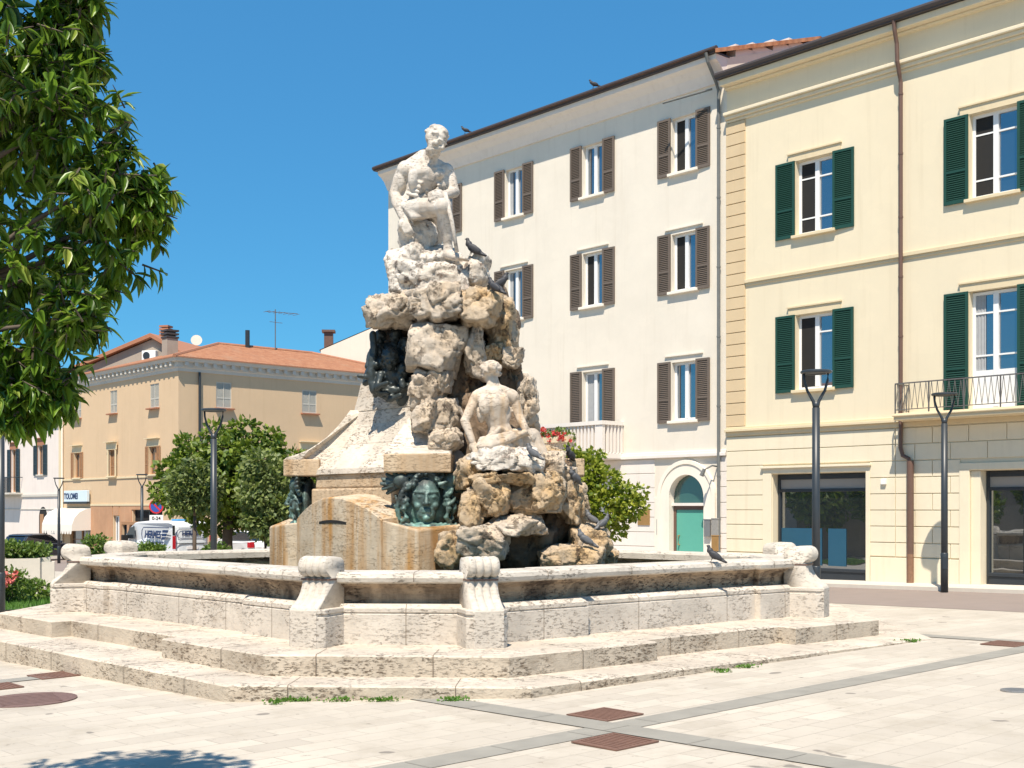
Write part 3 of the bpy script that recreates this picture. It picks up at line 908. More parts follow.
# carved marble cap that carries the seated man
cap = MB()
Yc = 19.85
for (px, py, rx, ry, rz, dy) in ((402, 272, .26, .38, .34, 0), (395, 262, .17, .3, .22, .1), (425, 282, .45, .55, .18, 0), (450, 280, .50, .55, .20, .05), (412, 256, .24, .35, .22, .15),
                                 (415, 240, .28, .32, .38, .25), (407, 228, .16, .26, .2, .15), (425, 236, .2, .28, .3, .3), (440, 262, .42, .45, .22, .2), (474, 276, .27, .4, .27, 0), (478, 264, .20, .32, .18, .05)):
    c = L(px, py, Yc + dy); cap.ellip(c, (rx, ry, rz))
for (a, b, r1, r2) in (((402, 266), (430, 270), .14, .13), ((430, 270), (458, 268), .13, .08), ((405, 278), (460, 284), .11, .12)):
    cap.capsule(L(a[0], a[1], Yc - .32), r1, L(b[0], b[1], Yc - .38), r2)
for i in range(9):
    x = 412 + i * 6.2; cap.capsule(L(x, 274 + i % 2, Yc - .42), .035, L(x + 6, 291, Yc - .46), .05)
for i in range(6):
    x = 388 + i * 5; cap.capsule(L(x, 262 + i * 2, Yc - .25), .05, L(x + 5, 290, Yc - .30), .07)
me = remesh(cap, .024, 3, .5, .055, 3.2, 5)
nn = [v.normal.copy() for v in me.vertices]
for v, n_ in zip(me.vertices, nn): v.co += n_ * .02 * noise.fractal(v.co * 11, .9, 2, 4)
link("marble_cap", me, M["rock_white"], mon)


# ------------------------------------------------------------------ sculpted figures
def head(mb, c, s, f, up, beard=False, hair='short'):
    """head of height 2*s looking along f"""
    c = Vector(c); f = Vector(f).normalized(); up = Vector(up); up = (up - f * up.dot(f)).normalized(); r = f.cross(up).normalized()
    B = Matrix((r, f, up)).transposed()

    def P(x, y, z): return c + B @ Vector((x * s, y * s, z * s))

    def E(x, y, z, a, b, d): mb.ellip(P(x, y, z), (a * s, b * s, d * s), B)
    E(0, -.08, .22, .70, .84, .76); E(0, .18, -.30, .52, .56, .62)
    E(0, .48, -.72, .26, .24, .22)                     # chin
    E(0, .70, .16, .52, .12, .09)                      # brow
    mb.capsule(P(0, .72, .10), .075 * s, P(0, .93, -.22), .12 * s)
    E(-.13, .80, -.26, .09, .1, .07); E(.13, .80, -.26, .09, .1, .07)
    for q in (-1, 1):
        E(q * .30, .60, .00, .13, .10, .075); E(q * .42, .48, -.20, .2, .22, .16); E(q * .72, -.08, -.05, .08, .18, .26)
        mb.capsule(P(q * .14, .80, -.005), .035 * s, P(q * .46, .60, .02), .03 * s)
    mb.capsule(P(-.2, .70, -.45), .055 * s, P(.2, .70, -.45), .055 * s); mb.capsule(P(-.16, .69, -.54), .065 * s, P(.16, .69, -.54), .065 * s)
    rnd = random.Random(3)
    if beard:
        for i in range(22):
            x = rnd.uniform(-.5, .5); z = rnd.uniform(-1.05, -.55)
            E(x, .48 - abs(x) * .5 + (.1 if z > -.8 else 0), z, .15, .15, .2)
        for q in (-1, 1):
            for i in range(5): E(q * (.62 - .04 * i), .08 + .09 * i, -.2 - .13 * i, .13, .15, .15)
            mb.capsule(P(q * .05, .79, -.40), .07 * s, P(q * .34, .62, -.56), .06 * s)
    if hair == 'short':
        for i in range(70):
            a = rnd.uniform(0, 6.28); t_ = rnd.uniform(0, 1.6)
            x, y, z = math.sin(t_) * math.cos(a), math.sin(t_) * math.sin(a), math.cos(t_)
            if y > .55 and z < .55: continue
            E(x * .70, -.08 + y * .84, .22 + z * .76, .15, .15, .11)
    if hair == 'bun':
        for i in range(90):
            a = rnd.uniform(0, 6.28); t_ = rnd.uniform(0, 2.2)
            x, y, z = math.sin(t_) * math.cos(a), math.sin(t_) * math.sin(a), math.cos(t_)
            if y > .5 and z < .5: continue
            E(x * .76, -.12 + y * .86, .2 + z * .8, .2, .2, .12)
        for i in range(15):
            a = -1.5 + 3.0 * i / 14
            pts = [P(math.sin(a) * .62, .55 * math.cos(a) * .8, .62), P(math.sin(a) * .86, -.1, .62 + .25 * math.cos(a)), P(math.sin(a) * .74, -.66, .42 * math.cos(a) + .12), P(math.sin(a) * .25, -1.0, .02)]
            mb.tube(pts, [.10 * s, .13 * s, .12 * s, .08 * s], 7)
        E(0, -1.08, .05, .40, .30, .36)
        for i in range(7):
            a = i * .9; mb.tube([P(math.cos(a) * .34, -1.12, .05 + math.sin(a) * .32), P(math.cos(a + .8) * .26, -1.34, .05 + math.sin(a + .8) * .24), P(math.cos(a + 1.7) * .1, -1.40, .05 + math.sin(a + 1.7) * .1)], [.10 * s, .10 * s, .07 * s], 7)


def hand(mb, wr, d, nrm, s, curl=.5, thumb=1):
    """palm, four curled fingers of unequal length and a thumb; d = towards fingers, nrm = back of the hand"""
    wr = Vector(wr); d = Vector(d).normalized(); nrm = Vector(nrm); nrm = (nrm - d * nrm.dot(d)).normalized(); sd = d.cross(nrm).normalized()
    B = Matrix((sd, d, nrm)).transposed()
    mb.ellip(wr + d * .42 * s, (.27 * s, .46 * s, .13 * s), B)
    for i, ln in enumerate((.42, .50, .47, .36)):
        x = (-.20 + .135 * i) * s
        k = wr + d * .80 * s + sd * x
        d1 = (d * math.cos(curl) - nrm * math.sin(curl)); d2 = (d * math.cos(curl * 2.2) - nrm * math.sin(curl * 2.2))
        m_ = k + d1 * ln * .55 * s; e = m_ + d2 * ln * .55 * s
        mb.capsule(k - d * .1 * s, .075 * s, m_, .066 * s, 8); mb.capsule(m_, .066 * s, e, .052 * s, 8)
    tb = wr + d * .22 * s - sd * .22 * s * thumb
    tm = tb + (d * .6 - sd * .5 * thumb - nrm * .3) * .34 * s; te = tm + (d * .8 + sd * .1 * thumb - nrm * .4) * .28 * s
    mb.capsule(tb, .10 * s, tm, .08 * s, 8); mb.capsule(tm, .08 * s, te, .058 * s, 8)


# --- the seated bearded man on top
YM = 19.95


def m_(px, py, dy=0.0): return at(px, py, YM + dy)


b = MB()
sc_ = YM / FPX
pel = m_(413, 206, .10); wai = m_(417, 194, .05); che = m_(424, 177, -.02)
b.capsule(pel, .26, wai, .205); b.capsule(wai, .205, che, .275); b.capsule(che, .255, m_(426, 169, -.02), .22)
b.capsule(m_(408, 168.5, .02), .125, m_(443, 170, .10), .125)
tf = Vector((.42, -.90, -.1)).normalized(); tr = Vector((.90, .42, 0)).normalized()
cc = m_(425, 176, 0)
for q in (-1, 1): b.ellip(cc + tf * .205 + tr * (.125 * q) + Vector((0, 0, .02)), (.135, .075, .085)); b.ellip(cc + tf * .15 + tr * (.27 * q) + Vector((0, 0, -.1)), (.08, .1, .16))
ab = m_(419, 192, 0)
for i in range(3):
    for q in (-1, 1): b.ellip(ab + tf * (.150 + .010 * i) + tr * (.06 * q) + Vector((.03 - .035 * i, 0, .10 - .095 * i)), (.058, .05, .042))
for i in range(4):
    for q in (-1, 1): b.capsule(cc + tf * .10 + tr * (.27 * q) + Vector((-.02 * i, 0, -.12 - .07 * i)), .03, cc + tf * .215 + tr * (.15 * q) + Vector((-.02 * i, 0, -.16 - .07 * i)), .026)
b.capsule(m_(426, 170, -.04), .15, m_(432, 153, -.14), .125)
b.capsule(m_(410, 167, -.10), .045, m_(429, 168.5, -.20), .04); b.capsule(m_(442, 169, -.06), .045, m_(432, 168.5, -.20), .04)
b.capsule(m_(424, 158, .06), .135, m_(407, 169, .05), .13); b.capsule(m_(421, 164, .14), .17, m_(415, 180, .16), .2); b.capsule(m_(431, 161.5, 0), .10, m_(443, 170, .08), .115)
b.capsule(m_(428, 168, -.2), .03, m_(434, 157, -.22), .028)
head(b, m_(435.5, 140.5, -.26), .235, (.70, -.55, -.52), (.3, 0, 1), True, 'short')
# right arm (left in the picture) braced straight down on the rock
sh, el, wr = m_(405.5, 169, 0), m_(395, 194, .02), m_(402, 216, -.12)
b.ellip(m_(405.5, 171, -.02), (.15, .165, .15)); b.capsule(sh, .135, m_(400, 182, -.0), .125); b.capsule(m_(400, 182, 0), .125, el, .095); b.ellip(m_(401, 180, -.07), (.08, .08, .16))
b.capsule(el, .098, m_(397.5, 203, -.04), .098); b.capsule(m_(397.5, 203, -.04), .098, wr, .064)
hand(b, wr, wr - el + Vector((.06, -.1, -.1)), (-.3, -.9, .2), .30, .45, 1)
# left arm bent, fist on the shaft
sh, el, wr = m_(446, 171, .06), m_(454, 192, -.02), m_(446, 195, -.42)
b.ellip(m_(446, 172, .04), (.14, .155, .145)); b.capsule(sh, .125, m_(450, 181, .02), .118); b.capsule(m_(450, 181, .02), .118, el, .095)
b.capsule(el, .098, wr, .066)
hand(b, wr, (-.75, -.45, -.1), (.45, -.8, .45), .30, .95, -1)
# legs
hp, kn, an = m_(411, 210, -.02), m_(443, 207, -.55), m_(448, 246, -.36)
b.capsule(hp, .195, m_(428, 208, -.30), .165); b.capsule(m_(428, 208, -.30), .165, kn, .12); b.ellip(kn + Vector((.01, -.03, .0)), (.135, .135, .14))
b.capsule(kn, .125, m_(446, 220, -.46), .13); b.capsule(m_(446, 220, -.46), .13, an, .07); b.ellip(m_(443.5, 221, -.36), (.11, .13, .21))
ft = m_(460, 258, -.56)
b.capsule(an, .078, m_(448, 254, -.36), .08); b.capsule(m_(448, 254, -.36), .09, ft, .058)
for i in range(5): b.capsule(ft + Vector((-.01 + .012 * i, -.06 + .03 * i, -.005)), .028, ft + Vector((.09 + .01 * i, -.10 + .035 * i, -.03)), .024, 8)
hp, kn, an = m_(420, 207, .2), m_(441, 211, .10), m_(436, 246, .40)
b.capsule(hp, .22, kn, .145); b.capsule(kn, .14, m_(439, 230, .25), .13); b.capsule(m_(439, 230, .25), .13, an, .075); b.capsule(an, .08, m_(444, 256, .2), .06)
# loin cloth folds
for i in range(7):
    b.capsule(m_(404 + i * 1.5, 206 + i * 1.8, -.16 - .02 * i), .045, m_(426 + i * .8, 204 + i * 2.0, -.36), .03)
b.capsule(m_(407, 214, -.1), .07, m_(434, 212, -.44), .04); b.capsule(m_(406, 210, .1), .12, m_(412, 216, -.1), .10)
me = remesh(b, .0145, 2, .5, .005, 9, 1)
base = m_(420, 262, 0)
for v in me.vertices: v.co -= base
man = link("seated_man_statue", me, M["marble"], None, base)
tag(man, "white marble statue of a seated bearded bare-chested man atop the monument", "statue")
b = MB(); b.tube([m_(444.5, 191, -.64) - base, m_(452, 222, -.66) - base, m_(457, 252, -.68) - base], [.036, .034, .03], 10)
b.obj("shaft", M["marble"], man, smooth=True)

# --- the woman seated on the rocks with her back to us
YW = 18.62


def w_(px, py, dy=0.0): return at(px, py, YW + dy)


b = MB()
b.capsule(w_(501, 441, .1), .25, w_(499, 426, .08), .175); b.capsule(w_(499, 426, .08), .17, w_(494, 405, .04), .225); b.capsule(w_(494, 405, .04), .22, w_(494, 397, .05), .18)
b.capsule(w_(481, 398, .0), .105, w_(508, 395, .14), .105)
b.ellip(w_(485, 405, -.13), (.10, .07, .15)); b.ellip(w_(503, 403, -.05), (.10, .07, .15)); b.ellip(w_(481, 414, .0), (.07, .1, .14)); b.ellip(w_(507, 414, .06), (.07, .1, .14))
b.ellip(w_(494, 444, -.05), (.19, .2, .17)); b.ellip(w_(511, 443, -.0), (.19, .2, .18))
b.capsule(w_(495, 396, .06), .125, w_(492.5, 380, .06), .095); b.capsule(w_(494, 389, .05), .10, w_(479, 396, .02), .11); b.capsule(w_(495, 389, .07), .10, w_(511, 396, .1), .11)
head(b, w_(491, 374, .10), .185, (-.12, .95, -.35), (.0, -.1, 1), False, 'bun')
b.ellip(w_(477, 398, .0), (.105, .12, .12)); b.capsule(w_(476, 398, 0), .095, w_(465, 421, -.06), .072); b.capsule(w_(465, 421, -.06), .076, w_(472, 441, -.12), .055)
hand(b, w_(472, 441, -.12), w_(476, 450, -.18) - w_(472, 441, -.12), (-.3, -.9, .3), .22, .4, -1)
b.ellip(w_(513, 398, .12), (.105, .12, .12)); b.capsule(w_(513.5, 398, .12), .092, w_(519, 416, .10), .070); b.capsule(w_(519, 416, .10), .072, w_(525, 428, .02), .055)
hand(b, w_(525, 428, .02), w_(531, 434, .02) - w_(525, 428, .02), (0, -.6, .8), .21, .5, 1)
b.capsule(w_(505, 442, .1), .21, w_(532, 437, .45), .14); b.capsule(w_(532, 437, .45), .14, w_(546, 460, .40), .085)
b.capsule(w_(497, 446, .15), .2, w_(526, 446, .35), .14); b.capsule(w_(526, 446, .35), .13, w_(536, 464, .2), .08)
# cloth round the hips
rnd = random.Random(11)
for i in range(16):
    f = i / 15
    b.capsule(w_(476 + f * 6, 452 + rnd.uniform(-3, 4), -.2 + .05 * f), .055, w_(500 + f * 30, 428 + f * 22 + rnd.uniform(-2, 2), -.16 + .35 * f), .035)
for i in range(7):
    b.capsule(w_(470 + i * 9, 458 + rnd.uniform(-2, 2), -.22), .075, w_(480 + i * 10, 461, -.28), .06)
b.ellip(w_(500, 454, 0), (.46, .36, .13))
for i in range(9):
    f = i / 8
    b.tube([w_(477 + 3 * f, 446 - 6 * f, -.30 + .06 * f), w_(490 + 6 * f, 446 - 8 * f, -.36 + .05 * f), w_(508 + 5 * f, 440 - 7 * f, -.30 + .1 * f), w_(526 + 3 * f, 432 + 2 * f, -.05 + .2 * f)], [.05, .06, .05, .035], 8)
b.ellip(w_(497, 449, -.08), (.30, .30, .20))
me = remesh(b, .014, 2, .5, .005, 9, 2)
base = w_(500, 462, 0)
for v in me.vertices: v.co -= base
wo = link("seated_woman_statue", me, M["marble_warm"], None, base)
tag(wo, "weathered marble statue of a woman seated with her bare back turned, on the boulders", "statue")

# --- bronze winged masks under the corner slabs
b = MB()


def mm(x, y, z): return Vector((x, -y, z))             # local: x across, y outwards, z up


b.ellip(mm(0, .08, .05), (.205, .21, .30)); b.ellip(mm(0, .14, -.16), (.145, .14, .17)); b.ellip(mm(0, .245, -.255), (.055, .05, .045))
b.capsule(mm(0, .285, .10), .022, mm(0, .335, -.04), .036); b.ellip(mm(-.032, .305, -.05), (.022, .03, .02)); b.ellip(mm(.032, .305, -.05), (.022, .03, .02))
for q in (-1, 1):
    b.capsule(mm(q * .03, .285, .115), .020, mm(q * .155, .215, .125), .020); b.ellip(mm(q * .085, .245, .05), (.042, .03, .02)); b.ellip(mm(q * .11, .2, -.07), (.06, .06, .06))
    b.capsule(mm(q * .045, .262, .075), .011, mm(q * .13, .228, .068), .010)
b.capsule(mm(-.05, .272, -.125), .014, mm(.05, .272, -.125), .014); b.capsule(mm(-.042, .268, -.158), .019, mm(.042, .268, -.158), .019); b.capsule(mm(0, .02, -.25), .12, mm(0, -.02, -.42), .15)
rnd = random.Random(21)
for i in range(20):                                    # snake locks springing from behind the face
    a = R(-18 + 216 * i / 19); ca, sa = math.cos(a), math.sin(a)
    pts = []; k = rnd.uniform(.8, 1.25); ph = rnd.uniform(0, 6)
    for j in range(11):
        f = j / 10; r_ = .255 + .17 * k * f
        aa = a + .30 * math.sin(ph + f * 6) * f
        px_ = math.cos(aa) * r_; pz = .05 + math.sin(aa) * r_ * 1.08 - .10 * f * f * abs(ca)
        pts.append(mm(px_, .13 + .07 * math.sin(f * 3.1) - .10 * f + .03 * math.sin(ph + f * 8), min(pz, .40)))
    b.tube(pts, [.042 - .022 * j / 10 for j in range(11)], 8); b.ellip(pts[-1], (.032, .036, .026))
for i in range(9):                                     # fringe of curls over the brow
    a = R(28 + 124 * i / 8); q0 = mm(math.cos(a) * .235, .17, .07 + math.sin(a) * .30)
    b.tube([q0, q0 + Vector((.05 * math.cos(a * 5), -.05, .02)), q0 + Vector((.07 * math.sin(a * 3), -.03, .06)), q0 + Vector((.02, .04, .09))], [.036, .034, .028, .02], 8)
for q in (-1, 1):
    for i in range(6):                                 # wings: overlapping flat feathers
        a = R(62 - i * 21); c0 = mm(q * .31, .07, .25)
        e = c0 + Vector((q * math.cos(a) * .30, .03 + .012 * i, math.sin(a) * .20)); b.capsule(c0 + Vector((0, -.02 * (i % 2), 0)), .045, e, .026)
        b.capsule(c0.lerp(e, .5) + Vector((0, -.03, 0)), .03, e + Vector((0, -.015, -.012)), .018)
    b.ellip(mm(q * .34, .11, .29), (.11, .085, .11))
    b.tube([mm(q * .29, .15, .02), mm(q * .31, .17, -.12), mm(q * .27, .16, -.24), mm(q * .33, .12, -.32)], [.05, .045, .04, .03], 8)
    b.tube([mm(q * .37, .10, .04), mm(q * .39, .12, -.12), mm(q * .36, .10, -.28)], [.035, .035, .028], 8)
    for i in range(4): b.tube([mm(q * .04 * i, .13, -.36), mm(q * (.10 + .08 * i), .21 - .03 * i, -.39 - .01 * i), mm(q * (.20 + .07 * i), .15 - .02 * i, -.34), mm(q * (.28 + .06 * i), .08, -.41)], [.042, .04, .034, .024], 8)
b.ellip(mm(0, .12, -.40), (.24, .16, .10)); b.ellip(mm(0, -.06, 0), (.40, .12, .40))
me = remesh(b, .0115, 1, .4, .004, 12, 3)
mk = link("bronze_mask", me, M["bronze"], None, FM @ Vector((0.10, -2.24, 2.21)), (0, 0, FROT + R(8))); mk.scale = (1.10, 1.05, 1.04)
tag(mk, "green bronze winged head with snake hair facing us under the front corner slab", "bronze mask", "bronze heads on the monument corners")
mk2 = link("bronze_mask", me, M["bronze"], None, FM @ Vector((-2.24, 0, 2.21)), (0, 0, FROT - math.pi / 2))
tag(mk2, "green bronze winged head seen from the side at the monument's left corner, by the trees", "bronze mask", "bronze heads on the monument corners")

# --- dark bronze crowd in the niche
b = MB(); YN = 19.75
figs = [(390, 359, -.12, 9, .1), (378, 355, .12, 8, -.7), (405, 347, .1, 7.5, .3), (396, 337, .3, 7, -.2), (380, 339, .35, 7, -.5), (403, 371, -.05, 6.5, -.3)]
for (px, py, dy, r, fx) in figs:
    c = at(px, py, YN + dy); head(b, c, r * .0165 * 1.2, (fx, -.9, -.35), (0, 0, 1), False, 'short')
    b.capsule(c + Vector((0, .10, -.20)), .11, c + Vector((.03, .2, -.42)), .17)
    b.capsule(c + Vector((-.15, .06, -.24)), .065, c + Vector((-.20, -.02, -.46)), .05); b.capsule(c + Vector((-.20, -.02, -.46)), .05, c + Vector((-.03, -.14, -.40)), .042)
    b.capsule(c + Vector((.15, .06, -.24)), .065, c + Vector((.21, .0, -.44)), .05)
for (x0, y0, x1, y1, r) in ((373, 334, 374, 352, .06), (373, 352, 371, 372, .07), (371, 372, 374, 390, .08), (382, 386, 396, 391, .08), (396, 391, 408, 386, .07), (378, 374, 366, 377, .05), (366, 377, 359, 376, .04), (388, 372, 398, 380, .05)):
    b.capsule(at(x0, y0, YN - .02), r, at(x1, y1, YN - .04), r * .9)
rnd = random.Random(8)
for i in range(26):
    b.ellip(at(rnd.uniform(373, 410), rnd.uniform(362, 394), YN + rnd.uniform(-.05, .15)), (rnd.uniform(.04, .11), .1, rnd.uniform(.04, .10)))
b.ellip(at(392, 372, YN + .35), (.36, .2, .5))
me = remesh(b, .015, 1, .5, .01, 9, 4)
base = at(390, 402, YN)
for v in me.vertices: v.co -= base
o = link("bronze_group", me, M["bronze_dark"], None, base)
tag(o, "dark bronze group of crouching figures in the niche under the rock lintel", "bronze group")

# ------------------------------------------------------------------ buildings
FRZ = R(-48.0)


def bpart(mb, name, mat, parent, **k): return mb.obj(name, M[mat] if isinstance(mat, str) else mat, parent, **k)


def wall_holes(mb, x0, x1, z0, z1, holes, y=0.0, depth=.22):
    xs = sorted({x0, x1} | {v for h in holes for v in h[:2] if x0 < v < x1}); zs = sorted({z0, z1} | {v for h in holes for v in h[2:] if z0 < v < z1})
    for i in range(len(xs) - 1):
        for j in range(len(zs) - 1):
            cx, cz = (xs[i] + xs[i + 1]) / 2, (zs[j] + zs[j + 1]) / 2
            if any(h[0] < cx < h[1] and h[2] < cz < h[3] for h in holes): continue
            mb.quad((xs[i], y, zs[j]), (xs[i + 1], y, zs[j]), (xs[i + 1], y, zs[j + 1]), (xs[i], y, zs[j + 1]))
    for a, b_, c, d in holes:
        for p, q in (((a, c), (a, d)), ((a, d), (b_, d)), ((b_, d), (b_, c)), ((b_, c), (a, c))):
            mb.quad((p[0], y, p[1]), (p[0], y + depth, p[1]), (q[0], y + depth, q[1]), (q[0], y, q[1]))


_cache = {}
WR = random.Random(14)


def shutter_mesh(w_s, h, louvers, key):
    if key in _cache: return _cache[key]
    o = MB(); t_ = .065
    o.box(0, t_, 0, .045, 0, h); o.box(w_s - t_, w_s, 0, .045, 0, h); o.box(t_, w_s - t_, 0, .045, 0, t_ + .03); o.box(t_, w_s - t_, 0, .045, h - t_, h); o.box(t_, w_s - t_, 0, .045, h * .36, h * .36 + t_)
    n = louvers
    for i in range(n):
        z = t_ + (h - 2 * t_) * (i + .5) / n
        hh = (h - 2 * t_) / n
        o.add([(t_, .006, z - hh * .5), (w_s - t_, .006, z - hh * .5), (w_s - t_, .038, z + hh * .32), (t_, .038, z + hh * .32)], [(0, 1, 2, 3)])
    o.add([(t_, .041, t_), (w_s - t_, .041, t_), (w_s - t_, .041, h - t_), (t_, .041, h - t_)], [(0, 1, 2, 3)])
    _cache[key] = o.mesh("shutter"); return _cache[key]


def frame_mesh(w_, h, bars, door=0.0, key=None):
    if key in _cache: return _cache[key]
    o = MB(); f = .075
    o.box(0, f, 0, .07, 0, h); o.box(w_ - f, w_, 0, .07, 0, h); o.box(f, w_ - f, 0, .07, 0, f); o.box(f, w_ - f, 0, .07, h - f, h)
    o.box(w_ / 2 - .065, w_ / 2 + .065, -.012, .068, f, h - f)
    for z in bars:
        o.box(f, w_ / 2 - .065, .008, .06, h * z - .02, h * z + .02); o.box(w_ / 2 + .065, w_ - f, .008, .06, h * z - .02, h * z + .02)
    if door: o.box(f, w_ - f, .004, .064, f, door)
    _cache[key] = o.mesh("window"); return _cache[key]


def window(root, x0, x1, z0, z1, fr="whitewood", shut="brown_shut", louv=30, bars=(), door=0.0, sill=True, lintel=None, sw=None, gl="glass", depth=.14, open_left=False, sides=(1, 1), y=0.0, slabel=None, closed=False, curtain=False, shz=.06):
    w_ = x1 - x0; h = z1 - z0; key = (round(w_, 2), round(h, 2), bars, door, fr)
    wn = link("window", frame_mesh(w_, h, bars, door, key), M[fr], root, (x0, y + depth, z0))
    if closed:
        wn.data = shutter_mesh(w_, h, louv, ("closed", key)).copy()
        wn.data.materials.clear(); wn.data.materials.append(M[shut])
        wn.location.y = y + .03
        o = MB(); o.box(w_ / 2 - .02, w_ / 2 + .02, -.012, .03, 0, h); bpart(o, "meeting_bar", shut, wn)
    else:
        o = MB(); o.quad((.05, .045, .05), (w_ - .05, .045, .05), (w_ - .05, .045, h - .05), (.05, .045, h - .05))
        bpart(o, "pane", gl, wn, fix=False)
        if curtain:
            o = MB(); o.quad((w_ * .35, .03, .06), (w_ - .09, .03, .06), (w_ - .09, .03, h - .08), (w_ * .35, .03, h - .08)); bpart(o, "curtain", "white", wn, fix=False)
    if not closed and fr == "whitewood" and not curtain:
        k_ = WR.random()
        if k_ < .45:
            o = MB(); o.quad((.08, .02, .08), (w_ / 2 - .07, .02, .08), (w_ / 2 - .07, .02, h - .08), (.08, .02, h - .08)); bpart(o, "dark_sash_sheet", "dark", wn, fix=False)  # dark sheet over the pane, painting the shade inside an open sash
        elif k_ < .75:
            xa, xb = (w_ / 2 + .07, w_ - .08) if k_ < .6 else (.08, w_ / 2 - .07)
            xm = xa + (xb - xa) * WR.uniform(.4, .9)
            o = MB(); N_ = 9
            o.add([(xa + (xm - xa) * i / N_, .03 + .008 * math.sin(i * 2.1), z_) for i in range(N_ + 1) for z_ in (.08, h - .08)], [(2 * i, 2 * i + 2, 2 * i + 3, 2 * i + 1) for i in range(N_)]); bpart(o, "curtain", "netcurtain", wn, fix=False)
    if sill:
        o = MB(); o.box(-.10, w_ + .10, -depth - .12, -depth + .16, -.085, -.002); bpart(o, "sill", "surround" if sill is True else sill, wn, bevel=.01)
    if lintel:
        o = MB(); lm, lh, lo = lintel
        o.box(-.24, w_ + .24, -depth - .035, -depth + .02, h + .02, h + .02 + lh); o.box(-.27, w_ + .27, -depth - lo, -depth + .02, h + .02 + lh, h + .06 + lh)
        o.box(-.14, -.003, -depth - .025, -depth + .02, -.003, h + .02); o.box(w_ + .003, w_ + .14, -depth - .025, -depth + .02, -.003, h + .02)
        bpart(o, "lintel", lm, wn)
    if shut and not closed:
        s_w = sw or w_ * .52; sm = shutter_mesh(s_w, h + .08, louv, ("sh", round(s_w, 2), round(h, 2), louv))
        for side in (0, 1):
            if not sides[side]: continue
            xx = -s_w - .02 if side == 0 else w_ + .02
            s_ = link("shutter", sm if sm.users == 0 or (sm.materials and sm.materials[0] == M[shut]) else sm.copy(), M[shut], wn, (xx, -depth - .075 - shz * 0, -.05))
            s_.rotation_euler = (0, 0, R(WR.uniform(-1.5, 5)) * (-1 if side == 1 else 1) * -1) if side == 1 else (0, 0, 0)
            if s_.data.materials[0] != M[shut]: s_.data.materials[0] = M[shut]
    return wn


def course_blocks(mb, x0, x1, levels, holes, joints=None, y=-.035, gap=.022):
    """rusticated courses standing proud with thin joints, interrupted at the openings"""
    for k in range(len(levels) - 1):
        za, zb = levels[k] + gap / 2, levels[k + 1] - gap / 2
        segs = [(x0, x1)]
        for h in holes:
            if h[2] < zb and h[3] > za:
                ns = []
                for a, b_ in segs:
                    if h[1] <= a or h[0] >= b_: ns.append((a, b_)); continue
                    if h[0] > a: ns.append((a, h[0]))
                    if h[1] < b_: ns.append((h[1], b_))
                segs = ns
        for a, b_ in segs:
            if joints and joints[1] > 0:
                js, st, jm = joints; cur = a
                first = js + (st / 2 if k % 2 else 0)
                cuts = [first + i * st for i in range(-20, 40)]
                cuts = [c for c in cuts if a + .15 < c < b_ - .1 and c > jm]
                for c in cuts + [b_]:
                    mb.box(cur, c - (gap * .4 if c < b_ else 0), y, .02, za, zb); cur = c + gap * .4
            else: mb.box(a, b_, y, .02, za, zb)


# ---- right-hand building
rb = empty("yellow_building", fw(0, 0, 0), FRZ, "pale yellow building with dark green shutters, balcony and shop windows at right", "building")
RW = 13.5
holes = [(2.36, 3.52, 9.50, 11.50), (2.36, 3.52, 5.30, 7.32), (7.34, 8.52, 9.55, 11.58), (7.34, 8.52, 4.44, 7.32), (1.59, 4.5, .10, 3.03), (7.35, 10.6, .12, 3.0)]
o = MB(); wall_holes(o, 0, RW, -.5, 14.15, holes[:4] + [h for h in holes[4:]], 0, .38)
o.quad((RW, 0, -.5), (RW, 9, -.5), (RW, 9, 14.15), (RW, 0, 14.15)); o.quad((0, 0, -.5), (0, 9, -.5), (0, 9, 14.15), (0, 0, 14.15)); o.quad((0, 9, -.5), (RW, 9, -.5), (RW, 9, 14.15), (0, 9, 14.15))
bpart(o, "wall", "right", rb)
o = MB(); lv = [.86, 1.22, 1.635, 2.045, 2.46, 2.875, 3.29, 3.71, 4.12]
sh = [(1.27, 4.64, -1, 3.22), (7.1, 10.85, -1, 3.22)]
course_blocks(o, 0.01, 5.35, lv, sh); course_blocks(o, 5.372, RW, lv, sh, (5.9, .95, 5.3))
for a, b_ in ((0.01, 1.25), (4.66, 7.08), (10.87, RW)): o.box(a, b_, -.06, .02, -.5, .84)
bpart(o, "rusticated_base", "right_low", rb, bevel=.006, seg=1)
o = MB(); o.box(-.0, RW, -.07, .02, 4.14, 4.26); o.box(0, RW, -.14, .02, 4.26, 4.34); o.box(0, RW, -.06, .02, 4.34, 4.40); bpart(o, "ground_floor_cornice", "trim_r", rb, bevel=.012)
o = MB(); o.box(.67, RW, -.075, .02, 8.43, 8.53); o.box(.67, RW, -.04, .02, 8.36, 8.43); bpart(o, "string_course", "trim_r", rb, bevel=.01)
o = MB(); o.box(0, RW, -.06, .02, 13.08, 13.16); o.box(0, RW, -.13, .02, 13.16, 13.26); o.box(0, RW, -.20, .02, 13.26, 13.36); bpart(o, "upper_cornice", "right", rb, bevel=.02)
o = MB(); o.box(0, RW, -.14, .02, 14.02, 14.08); o.box(0, RW, -.36, .02, 14.08, 14.26); bpart(o, "eave_moulding", "right", rb, bevel=.02)
o = MB(); o.box(-.05, RW, -.48, .1, 14.265, 14.31); o.tube([(-.06, -.44, 14.37), (RW, -.44, 14.37)], .085, 10); bpart(o, "gutter", "gutter", rb)
o = MB(); o.add([(-.02, -.46, 14.34), (RW, -.46, 14.34), (RW, 4.5, 15.9), (-.02, 4.5, 15.9), (RW, 9.4, 14.2), (-.02, 9.4, 14.2)], [(0, 1, 2, 3), (3, 2, 4, 5)]); bpart(o, "roof", "roof", rb)
